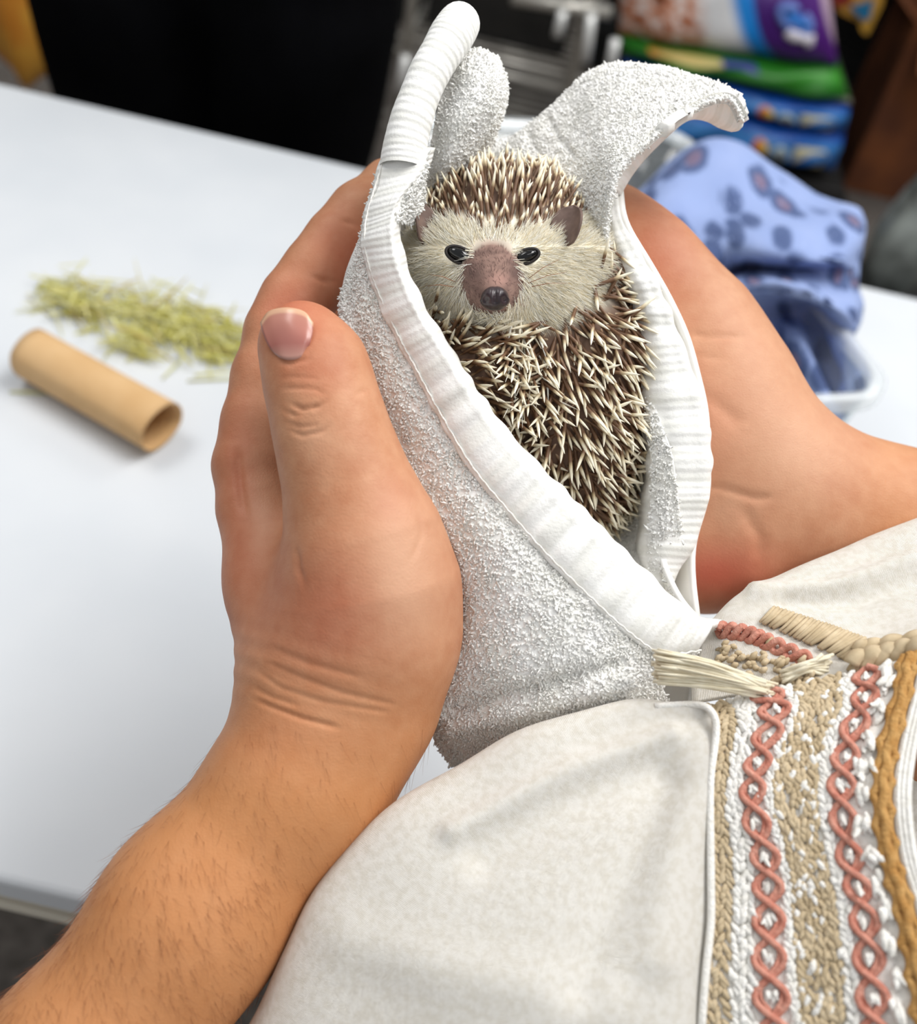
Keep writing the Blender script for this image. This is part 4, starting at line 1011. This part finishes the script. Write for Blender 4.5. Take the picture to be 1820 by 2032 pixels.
def rring(l, wd, rad, z, n=7):
    pts = []
    for (sx, sy, a0) in ((1, 1, 0), (-1, 1, 90), (-1, -1, 180), (1, -1, 270)):
        for k in range(n):
            a = math.radians(a0+90*k/(n-1)); p = (sx*(l/2-rad)+rad*math.cos(a), sy*(wd/2-rad)+rad*math.sin(a)); pts.append((ctr[0]+e1[0]*p[0]+e2[0]*p[1], ctr[1]+e1[1]*p[0]+e2[1]*p[1], z))
    return np.array(pts)
def loft(rings, cap0=True):
    n = len(rings[0]); V = np.concatenate(rings); q = []
    for i in range(len(rings)-1):
        for j in range(n): q.append([i*n+j, i*n+(j+1) % n, (i+1)*n+(j+1) % n, (i+1)*n+j])
    return V, q, n
rings = [rring(LB*.86, WB*.82, .02, TZ+.0032), rring(LB*.88, WB*.84, .022, TZ+.006), rring(LB*.93, WB*.91, .025, TZ+.075), rring(LB*.965, WB*.95, .028, TZ+HB-.006)]
V_, q_, nn = loft(rings)
V_ = np.concatenate([V_, [np.append(ctr, TZ+.0032)]]); tcap = [[len(V_)-1, (j+1) % nn, j] for j in range(nn)]
o = link('bin_wall', raw_mesh('bin_wall', V_, [q_, tcap]), M_clear); solid(o, .0018, 1); adopt(o, bin_)
V_, q_, nn = loft([rring(LB*.965, WB*.95, .028, TZ+HB-.006), rring(LB*.972, WB*.96, .028, TZ+HB), rring(LB, WB, .032, TZ+HB), rring(LB, WB, .032, TZ+HB-.008)])
o = link('bin_rim', raw_mesh('bin_rim', V_, [q_]), M_rim); solid(o, .002); adopt(o, bin_)

M_fleece = new_mat('spotted_fleece', lin(158, 178, 220), .95); t = NT(M_fleece)
cvec = t.coord('UV', (1, 1, 1)); wob_n = t.n('ShaderNodeTexNoise'); wob_n.inputs['Scale'].default_value = 3; t.l(cvec, wob_n.inputs[0])
mx = t.n('ShaderNodeMix', data_type='VECTOR'); mx.inputs[0].default_value = .12; t.l(cvec, mx.inputs[4]); t.l(wob_n.outputs['Color'], mx.inputs[5])
vo = t.n('ShaderNodeTexVoronoi'); vo.inputs['Scale'].default_value = 1.0; vo.inputs['Randomness'].default_value = .85; t.l(mx.outputs[1], vo.inputs['Vector'])
gate = t.ramp(t.noise(2.2, 2, .5, cvec), [(.42, (0, 0, 0, 1)), (.5, (1, 1, 1, 1))])
ring = t.ramp(vo.outputs['Distance'], [(0, (1, 1, 1, 1)), (.14, (1, 1, 1, 1)), (.20, (.35, .35, .35, 1)), (.30, (.35, .35, .35, 1)), (.37, (0, 0, 0, 1))])
spot = t.ramp(vo.outputs['Distance'], [(0, lin(112, 88, 108)), (.20, lin(104, 88, 112)), (.26, lin(54, 70, 112)), (.40, lin(62, 80, 122)), (.50, lin(134, 152, 196)), (1, lin(142, 158, 200))])
plain = t.ramp(t.noise(.9, 2, .5, cvec), [(.35, lin(120, 138, 184)), (.65, lin(148, 164, 204))])
brk = t.ramp(t.noise(5.0, 1, .5, cvec), [(.26, (0, 0, 0, 1)), (.34, (1, 1, 1, 1))])
t.color(t.mix(brk, plain, t.mix(.9, plain, spot)))
t.bump(t.noise(260, 3), .3, .001)
fl = [[(1215, 420, .78), (1260, 372, .80), (1310, 322, .815), (1400, 284, .825), (1455, 290, .825), (1530, 322, .81), (1610, 362, .79), (1690, 410, .765), (1706, 440, .80)],
      [(1215, 470, .74), (1262, 420, .745), (1320, 372, .755), (1400, 345, .765), (1470, 345, .762), (1540, 370, .752), (1620, 408, .738), (1706, 450, .725), (1718, 470, .78)],
      [(1225, 540, .71), (1290, 490, .712), (1350, 450, .712), (1410, 425, .712), (1480, 425, .705), (1560, 440, .700), (1640, 470, .695), (1712, 478, .700), (1722, 500, .76)],
      [(1250, 610, .70), (1330, 560, .697), (1390, 520, .690), (1440, 495, .688), (1500, 500, .672), (1570, 512, .664), (1640, 520, .664), (1704, 525, .690), (1716, 540, .75)],
      [(1280, 660, .70), (1350, 610, .70), (1410, 560, .70), (1455, 535, .712), (1510, 528, .712), (1570, 530, .705), (1640, 540, .690), (1694, 560, .690), (1706, 575, .74)],
      [(1300, 700, .70), (1370, 650, .695), (1420, 600, .690), (1470, 566, .672), (1530, 556, .655), (1590, 560, .650), (1650, 575, .655), (1696, 600, .675), (1706, 615, .73)],
      [(1320, 740, .70), (1390, 690, .69), (1440, 640, .68), (1490, 590, .660), (1545, 580, .643), (1600, 590, .640), (1655, 610, .648), (1702, 640, .672), (1712, 650, .72)],
      [(1350, 790, .70), (1420, 740, .69), (1470, 690, .69), (1520, 640, .700), (1560, 622, .705), (1610, 624, .695), (1660, 640, .680), (1700, 680, .680), (1710, 690, .72)],
      [(1400, 830, .70), (1470, 790, .69), (1520, 750, .680), (1560, 705, .685), (1600, 690, .672), (1640, 696, .690), (1670, 706, .672), (1700, 730, .680), (1708, 735, .71)],
      [(1450, 870, .70), (1520, 840, .69), (1570, 800, .672), (1605, 775, .680), (1632, 770, .664), (1650, 775, .682), (1672, 782, .665), (1694, 788, .678), (1702, 792, .70)],
      [(1500, 910, .70), (1560, 880, .69), (1610, 850, .675), (1630, 838, .680), (1642, 834, .670), (1655, 834, .684), (1674, 832, .672), (1688, 828, .682), (1696, 826, .70)]]
Gf = Patch(fl).grid(120, 110); Nf = grid_normals(Gf); xf, yf, _ = proj(Gf); lowf = np.clip((yf-600)/90, 0, 1); Gf = Gf+Nf*(wob(Gf, .0022, 70, 22)+lowf*.0075*np.sin((xf-.42*yf)/15.5)+(1-lowf)*.0045*np.sin((yf+.55*xf)/34+1.1*np.sin(xf/70)))[..., None]
o = link('fleece_blanket', grid_mesh('fleece_blanket', Gf, (11, 12)), M_fleece, label='crumpled periwinkle blue fleece with dark animal spots in the clear bin', cat='blanket'); solid(o, .003)

# ------------------------------------------------------------------ standing person behind the table (black trousers)
def person_black():
    cx = on_y(430, 180, 1.13); x0 = float(cx[0]); Y = 1.14
    def pr(a, b): return (np.array(a[:3]), np.array(b[:3]), a[3], b[3])
    L = (x0-.105, x0+.095)
    prims = []
    legs = []
    for s, xl in ((-1, L[0]), (1, L[1])):
        legs.append((.01, .02, [pr((xl, Y, .80, .108), (xl-.01*s, Y+.01, .45, .080)), pr((xl-.01*s, Y+.01, .45, .080), (xl-.012*s, Y+.02, .09, .068)), pr((xl-.012*s, Y+.02, .045, .045), (xl+.02*s, Y-.13, .04, .040))]))
    hips = (.05, .03, [pr((x0-.09, Y+.02, .92, .125), (x0+.085, Y+.02, .92, .125)), pr((x0-.075, Y+.02, 1.12, .125), (x0+.07, Y+.02, 1.12, .125)), pr((x0-.10, Y+.03, 1.36, .125), (x0+.10, Y+.03, 1.36, .125))])
    arms = [(.02, .03, [pr((x0-.17, Y+.04, 1.40, .065), (x0-.235, Y+.06, 1.16, .048)), pr((x0-.235, Y+.06, 1.16, .045), (x0-.02, Y-.16, 1.22, .034))]), (.02, .03, [pr((x0+.17, Y+.04, 1.40, .065), (x0+.235, Y+.06, 1.16, .048)), pr((x0+.235, Y+.06, 1.16, .045), (x0+.02, Y-.16, 1.25, .034))])]
    head = (.03, .02, [pr((x0, Y+.03, 1.46, .06), (x0, Y+.02, 1.58, .055)), pr((x0, Y+.01, 1.66, .085), (x0, Y+.02, 1.71, .092))])
    g = legs+[hips]+arms+[head]; lo, hi = bounds(g, .02)
    V, Q = surface_nets(sd_groups(g), lo, hi, .012)
    N = vnormals(V, Q); V = V+N*(wob(V, .004, 35, 5)*(V[:, 2] < 1.1))[:, None]
    V[:, 2] -= V[:, 2].min()
    return raw_mesh('person', V, [Q])
M_blk = noisy('black_cloth', lin(3, 3, 4), lin(7, 7, 9), 12, 1.0, .3, 60, Specular_IOR_Level=.05)
link('person', person_black(), M_blk, label='person dressed in black standing behind the far table edge', cat='person')

# ------------------------------------------------------------------ pet food bags on a low dark pallet
YB = 2.62
def bag(name, rows_px, depth, mat, label, thick_round=.35):
    """rows_px: (tl, tr, br, bl) photo corners of the front face at y=YB"""
    tl, tr, br, bl = [on_y(a, b, YB) for a, b in rows_px]
    n, m, k = 26, 14, 10; V = []
    for i in range(m+1):
        v = i/m
        for j in range(n+1):
            u = j/n; p = (tl*(1-u)+tr*u)*(1-v)+(bl*(1-u)+br*u)*v
            bul = (1-(2*v-1)**4)*(1-(2*u-1)**6); p = p+np.array([0, -.05*bul, 0])+np.array([0, .006*math.sin(u*21+v*7), .006*math.sin(u*15)*math.sin(v*3)]); V.append(p)
    F = (m+1)*(n+1); Bk = [p+np.array([0, depth, 0]) for p in V]; V = V+Bk
    ix = lambda i, j: i*(n+1)+j
    q = []; uv = []
    for i in range(m):
        for j in range(n):
            q.append([ix(i, j), ix(i+1, j), ix(i+1, j+1), ix(i, j+1)]); uv.append([(j/n, 1-i/m), (j/n, 1-(i+1)/m), ((j+1)/n, 1-(i+1)/m), ((j+1)/n, 1-i/m)])
            q.append([F+ix(i, j), F+ix(i, j+1), F+ix(i+1, j+1), F+ix(i+1, j)]); uv.append([(0, 0)]*4)
    def edge_(a, b, u0, u1): q.append([a, b, F+b, F+a]); uv.append([u0, u1, u1, u0])
    for j in range(n):
        edge_(ix(0, j), ix(0, j+1), (j/n, 1), ((j+1)/n, 1)); edge_(ix(m, j+1), ix(m, j), ((j+1)/n, 0), (j/n, 0))
    for i in range(m):
        edge_(ix(i+1, 0), ix(i, 0), (0, 0), (0, 0)); edge_(ix(i, n), ix(i+1, n), (1, 1-i/m), (1, 1-(i+1)/m))
    me = raw_mesh(name, np.array(V), [q], [np.array(uv)])
    return me, tl, tr, br, bl
def uvmat(name, rough=.4):
    m = new_mat(name, (.5, .5, .5, 1), rough); t = NT(m); sep = t.n('ShaderNodeSeparateXYZ'); t.l(t.coord('UV'), sep.inputs[0]); return m, t, sep
# purple/white bag
m1, t, sep = uvmat('printed_bag'); U, Vv = sep.outputs[0], sep.outputs[1]
curve = t.math('ADD', U, t.math('MULTIPLY', t.math('POWER', t.math('SUBTRACT', 1, Vv), 3), -.10))
field = t.ramp(curve, [(0, lin(236, 236, 236)), (.50, lin(238, 238, 240)), (.555, lin(20, 140, 225)), (.625, lin(20, 130, 220)), (.64, lin(66, 20, 112)), (.945, lin(84, 26, 124)), (.96, lin(196, 168, 190)), (1, lin(186, 160, 180))], 'LINEAR')
# warm brown and white furry picture on the left half
nz = t.ramp(t.noise(6.5, 3, .6, t.coord('UV', (1.9, 1, 1))), [(.32, lin(70, 36, 22)), (.42, lin(190, 110, 72)), (.5, lin(228, 168, 140)), (.58, lin(245, 240, 238)), (.68, lin(214, 140, 96))])
pm = t.ramp(t.math('ADD', U, t.math('MULTIPLY', Vv, .03)), [(.36, (1, 1, 1, 1)), (.44, (0, 0, 0, 1))])
t.color(t.mix(pm, field, nz))
me, tl, tr, br, bl = bag('pet_food_bag', ((1232, -110), (1640, -45), (1662, 132), (1228, 70)), .42, m1, '')
bag1 = link('pet_food_bag', me, m1, label='white and purple pet food bag with furry picture, topmost of the stack', cat='bag', group='stack of pet food bags')
# lettering on the purple strip: looping blue script and white script, as flat print
def on_bag(u, v, lift=.012):
    p = (tl*(1-u)+tr*u)*(1-v)+(bl*(1-u)+br*u)*v; bul = (1-(2*v-1)**4)*(1-(2*u-1)**6); return p+np.array([0, -.05*bul-lift, 0])
def bag_px(pts, lift=.004): return np.array([on_y(a, b, YB-.05)+np.array([0, -lift, 0]) for a, b in pts])
th = np.linspace(-.6, 5.2, 30)
ringp = [(1578+30*math.cos(a)*.95+9*math.sin(a), 38+26*math.sin(a)+8*math.cos(a)) for a in th]
link('printed_lettering', MB().tube(bag_px(ringp), .010, 6).mesh('printed_lettering'), new_mat('print_blue', lin(112, 140, 214), .5), bag1, label='pale blue looping script')
link('printed_lettering', MB().tube(bag_px([(1562, 30), (1580, 38), (1600, 48), (1606, 52)]), .011, 6).mesh('printed_lettering'), new_mat('print_blue2', lin(40, 130, 220), .5), bag1)
link('printed_lettering', MB().tube(bag_px([(1562, 60), (1575, 68), (1592, 72), (1606, 76), (1606, 90)]), [.013, .016, .014, .014, .010], 6).mesh('printed_lettering'), new_mat('print_white', lin(236, 230, 240), .5), bag1, label='white script')
# green bag
m2, t, sep = uvmat('green_bag'); U, Vv = sep.outputs[0], sep.outputs[1]
gcol = t.ramp(Vv, [(0, lin(190, 186, 172)), (.10, lin(180, 178, 160)), (.16, lin(26, 92, 22)), (.55, lin(40, 124, 28)), (1, lin(34, 110, 28))])
stripe = t.ramp(U, [(0, lin(30, 100, 26)), (.13, lin(36, 120, 28)), (.15, lin(224, 150, 60)), (.22, lin(222, 190, 110)), (.46, lin(214, 200, 130)), (.48, lin(58, 62, 150)), (.62, lin(58, 62, 150)), (.64, lin(40, 126, 30)), (1, lin(60, 150, 40))])
band_ = t.ramp(Vv, [(.58, (0, 0, 0, 1)), (.64, (1, 1, 1, 1)), (.86, (1, 1, 1, 1)), (.92, (0, 0, 0, 1))])
t.color(t.mix(band_, gcol, stripe))
me, *_ = bag('pet_food_bag', ((1226, 72), (1656, 136), (1690, 208), (1236, 112)), .44, m2, '')
link('pet_food_bag', me, m2, label='bright green pet food bag lying under the purple one', cat='bag', group='stack of pet food bags')
for (cr, lb) in ((((1234, 116), (1686, 212), (1676, 264), (1234, 166)), 'upper of the two blue pet food bags, under the green bag'), (((1232, 170), (1676, 268), (1654, 340), (1234, 246)), 'lowest blue pet food bag in the stack')):
    m3, t, sep = uvmat('blue_bag'); U, Vv = sep.outputs[0], sep.outputs[1]
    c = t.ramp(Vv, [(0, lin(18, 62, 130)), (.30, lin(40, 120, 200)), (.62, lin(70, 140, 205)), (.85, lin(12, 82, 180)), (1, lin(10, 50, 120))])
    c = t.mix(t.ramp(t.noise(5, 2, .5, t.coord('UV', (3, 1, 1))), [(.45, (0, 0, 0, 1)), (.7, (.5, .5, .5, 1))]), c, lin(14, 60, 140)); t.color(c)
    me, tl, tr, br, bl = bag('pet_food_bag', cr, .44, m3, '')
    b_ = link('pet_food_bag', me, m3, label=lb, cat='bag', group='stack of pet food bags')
    for (u0, u1, v0, v1, colr, nm) in ((.600, .665, .34, .80, lin(216, 120, 60), 'round_emblem'), (.635, .672, .40, .74, lin(224, 190, 90), 'round_emblem'), (.69, .765, .42, .86, lin(170, 190, 200), 'pale_emblem'), (.715, .748, .5, .76, lin(110, 110, 112), 'pale_emblem'), (.79, .945, .36, .86, lin(196, 190, 160), 'cream_panel')):
        if 'emblem' in nm:
            ths = np.linspace(0, 2*np.pi, 21)[:-1]; pts = np.array([on_bag((u0+u1)/2+(u1-u0)/2*math.cos(a), (v0+v1)/2+(v1-v0)/2*math.sin(a), .006+.003*(u1-u0 < .05)) for a in ths])
        else: pts = np.array([on_bag(a, b, .006) for a, b in ((u0, v0), (u1-.02, v0), (u1, v0+.15), (u1-.02, v1), (u0+.01, v1), (u0, v1-.1))])
        c0 = pts.mean(0); nn = len(pts); Vb = np.concatenate([pts, pts+[0, .004, 0], [c0+[0, -.002, 0]]]); 
        tq = [[j, (j+1) % nn, nn+(j+1) % nn, nn+j] for j in range(nn)]; tt_ = [[2*nn, (j+1) % nn, j] for j in range(nn)]
        link(nm, raw_mesh(nm, Vb, [tq, tt_]), new_mat(nm, colr, .5), b_)
# pallet
pa = on_y(1228, 262, YB); pb = on_y(1660, 352, YB); zt = float(min(pa[2], pb[2]))
pal = empty('pallet', ((pa[0]+pb[0])/2, YB+.2, 0), 'low dark pallet under the stack of pet food bags', 'pallet')
M_dark = noisy('dark_wood', lin(14, 12, 12), lin(24, 20, 18), 14, .8)
for kx in range(5):
    o = link('plank', MB().box(((pa[0]+pb[0])/2, YB+.0+.1*kx, zt-.02), (pb[0]-pa[0]+.06, .085, .024)).mesh('plank', False), M_dark); adopt(o, pal)
for kx in (-.3, 0, .3):
    o = link('bearer', MB().box(((pa[0]+pb[0])/2+kx, YB+.2, (zt-.032)/2), (.08, .46, max(zt-.034, .02))).mesh('bearer', False), M_dark); adopt(o, pal)

# ------------------------------------------------------------------ chrome wire rack
M_chrome = new_mat('chrome', lin(196, 192, 184), .3, .55)
YR = 2.35
def rack():
    xl, xr = on_y(806, 100, YR)[0], on_y(1150, 100, YR)[0]; c = (xl+xr)/2; dp = .42
    root = empty('wire_rack', (c, YR+dp/2, 0), 'chrome wire shelving rack standing behind the table', 'rack')
    add = lambda nm, mb: adopt(link(nm, mb.mesh(nm), M_chrome), root)
    for xx in (xl, xr):
        for yy in (YR, YR+dp): add('post', MB().tube([(xx, yy, 0), (xx, yy, 1.7)], .0125, 12))
    for z in (.16, .34, .52, .72, 1.05):
        fr_ = MB()
        for yy in (YR, YR+dp):
            for dz in (0, -.03): fr_.tube([(xl-.03, yy, z+dz), (xr+.03, yy, z+dz)], .006, 8)
        for xx in (xl, xr): fr_.tube([(xx, YR, z), (xx, YR+dp, z)], .006, 8)
        o = add('shelf_frame', fr_)
        for k in range(9):
            yy = YR+dp*(k+1)/10; w_ = link('shelf_wire', MB().tube([(xl, yy, z+.004), (xr, yy, z+.004)], .0032, 6).mesh('shelf_wire'), M_chrome)
            w_.parent = o; bpy.context.view_layer.update(); w_.matrix_parent_inverse = o.matrix_world.inverted()
    M_hook_glint = new_mat('hook_painted_glint', lin(236, 236, 234), .3, .3)  # chrome hooks kept near-white: their highlights are painted into the base colour
    adopt_hook = lambda mb: adopt(link('hanging_hook', mb.mesh('hanging_hook'), M_hook_glint), root)
    for (px, a, b) in ((1112, 22, 72), (1168, 28, 122), (1216, 78, 140), (800, 110, 182)):
        p, q = on_y(px+6, a, YR-.06), on_y(px-6, b, YR-.06); adopt_hook(MB().tube([p, p*.5+q*.5, q], .011, 10))
    p, q = on_y(1016, -4, YR-.03), on_y(1214, 26, YR-.03); add('push_bar', MB().tube([p, q], .014, 10))
rack()
# dark crate standing in the rack's lower shelf
dk = noisy('dark_crate', lin(22, 20, 18), lin(34, 31, 28), 20, .8)
xa, xb = on_y(840, 100, YR+.1)[0], on_y(1120, 100, YR+.1)[0]
crate = MB(); cw = xb-xa; cz0, cz1 = .355, .50
o = link('plastic_crate', None, None, None, 'dark plastic crate on a lower shelf of the wire rack', 'crate'); o.location = ((xa+xb)/2, YR+.22, cz0)
for nm, c, s in (('crate_base', (0, 0, .006), (cw, .30, .010)), ('crate_side', (0, -.145, .07), (cw, .010, .12)), ('crate_side', (0, .145, .07), (cw, .010, .12)), ('crate_side', (-cw/2+.005, 0, .07), (.010, .28, .12)), ('crate_side', (cw/2-.005, 0, .07), (.010, .28, .12))):
    bevel(link(nm, MB().box(c, s).mesh(nm, False), dk, o), .003)

# ------------------------------------------------------------------ right background: brown carton, toy, clear bag; left: orange bag
M_carton = noisy('brown_carton', lin(84, 42, 16), lin(124, 68, 28), 6, .8)
c0 = on_y(1770, 290, 2.9)
cart = empty('cardboard_carton', (c0[0]+.13, 3.05, 0), 'open brown cardboard carton right of the pet food bags', 'carton')
def cbox(nm, c, s, rx=0, rz=0):
    R = np.array(Matrix.Rotation(rz, 3, 'Z') @ Matrix.Rotation(rx, 3, 'X')); o = link(nm, MB().box(c, s, R).mesh(nm, False), M_carton); o.parent = cart; bevel(o, .003); return o
CH = .46
cbox('carton_side', (0, -.16, CH/2), (.42, .006, CH)); cbox('carton_side', (0, .16, CH/2), (.42, .006, CH)); cbox('carton_side', (-.21, 0, CH/2), (.006, .314, CH)); cbox('carton_side', (.21, 0, CH/2), (.006, .314, CH)); cbox('carton_base', (0, 0, .006), (.41, .31, .008))
cbox('carton_flap', (0, -.235, CH-.03), (.40, .16, .005), .55); cbox('carton_flap', (0, .235, CH+.02), (.40, .16, .005), -.3)
R = np.array(Matrix.Rotation(.6, 3, 'Y')); o = link('carton_flap', MB().box((-.27, 0, CH+.04), (.15, .30, .005), R).mesh('carton_flap', False), M_carton); o.parent = cart; bevel(o, .002)
# triangular toy packet
p = [on_y(a, b, 2.75) for a, b in ((1690, 20), (1735, 4), (1728, 40), (1716, 45))]
def prism(pts, th):
    pts = np.array(pts); n = len(pts); V = np.concatenate([pts, pts+[0, th, 0]]); mb = MB()
    f = [[j, n+j, n+(j+1) % n, (j+1) % n] for j in range(n)]; tr_ = [[0, j, j+1] for j in range(1, n-1)]+[[n, n+j+1, n+j] for j in range(1, n-1)]
    mb.add(V, f, tr_); return mb
toy = link('toy_packet', prism([on_y(a, b, 2.78) for a, b in ((1658, -70), (1760, -60), (1752, 8), (1722, 70), (1712, 66), (1706, 44), (1672, 28), (1652, 12))], .05).mesh('toy_packet', False), noisy('packet_yellow', lin(196, 150, 50), lin(170, 110, 40), 8, .5), label='yellow and teal printed packet hanging beside the carton', cat='packet'); bevel(toy, .006)
link('printed_triangle', prism([q_+np.array([0, .012, 0]) for q_ in p], .012).mesh('printed_triangle', False), new_mat('teal_print', lin(10, 100, 140), .5), toy, label='teal triangle print')
link('printed_patch', prism([on_y(a, b, 2.765) for a, b in ((1655, -60), (1690, -60), (1690, 6), (1655, 14))], .012).mesh('printed_patch', False), new_mat('red_print', lin(120, 16, 10), .5), toy, label='dark red print')
# clear plastic bag slumped on the floor
def slump(px, py, Y, rx, ry, rz, seed, n=28, m=18):
    c = on_y(px, py, Y); V = []
    for i in range(m+1):
        for j in range(n):
            ph = np.pi*i/m; th = 2*np.pi*j/n; p = np.array([np.sin(ph)*np.cos(th), np.sin(ph)*np.sin(th), np.cos(ph)])
            f = 1+.10*math.sin(5*th+seed)*math.sin(ph)+.08*math.sin(3*ph+2*th+seed); p = p*f; p[0] *= 1-.35*max(p[2], 0); V.append(c+p*np.array([rx, ry, rz]))
    V = np.array(V); V[:, 2] = np.maximum(V[:, 2], .002)
    q = [[i*n+j, (i+1)*n+j, (i+1)*n+(j+1) % n, i*n+(j+1) % n] for i in range(m) for j in range(n)]
    return V, q
cb = slump(1808, 470, 1.75, .062, .062, .13, 1.3)
V_, q_ = cb; zmin = V_[:, 2].min()
stool = empty('floor_stool', (float(V_[:, 0].mean()), 1.75, 0), 'dark low stool carrying the grey plastic bag', 'stool')
o = link('stool_seat', MB().box((0, 0, zmin-.012), (.30, .30, .022)).mesh('stool_seat', False), M_dark, stool); bevel(o, .004)
for sx in (-.12, .12):
    for sy in (-.12, .12): link('leg', MB().tube([(sx, sy, 0), (sx*.9, sy*.9, zmin-.024)], .012, 8).mesh('leg'), M_dark, stool)
link('plastic_bag', raw_mesh('plastic_bag', V_, [q_]), noisy('grey_plastic', lin(70, 74, 72), lin(150, 156, 152), 14, .3), label='slumped grey translucent plastic bag beyond the right table edge', cat='bag')
V_, q_ = slump(40, -10, 1.9, .075, .09, .16, 2.2)
m4 = noisy('orange_packet', lin(196, 112, 30), lin(214, 160, 60), 9, .45)
link('treat_bag', raw_mesh('treat_bag', V_-np.array([0, 0, 0]), [q_]), m4, label='orange and yellow bag at the top left corner', cat='bag')

# added shelf-shaped backdrop: black stands in for deep shadow behind rack and bags
M_shadow = noisy('shadow_black', lin(9, 9, 9), lin(15, 14, 14), 10, .85)
sh = empty('shadow_backdrop', (.35, 3.55, 0), 'added black shelf-shaped backdrop standing in for deep shadow behind the rack and the stacked bags', 'backdrop')
for nm, c, sz in [('back_panel', (0, .2, .75), (2.3, .02, 1.5)), ('side_panel', (-1.14, 0, .75), (.02, .42, 1.5)), ('side_panel', (1.14, 0, .75), (.02, .42, 1.5)), ('kick_board', (0, -.2, .05), (2.26, .015, .10))]+[('shelf_board', (0, -.005, z), (2.26, .40, .02)) for z in (.11, .52, .93, 1.34)]:
    bevel(link(nm, MB().box(c, sz).mesh(nm, False), M_shadow, sh), .002)
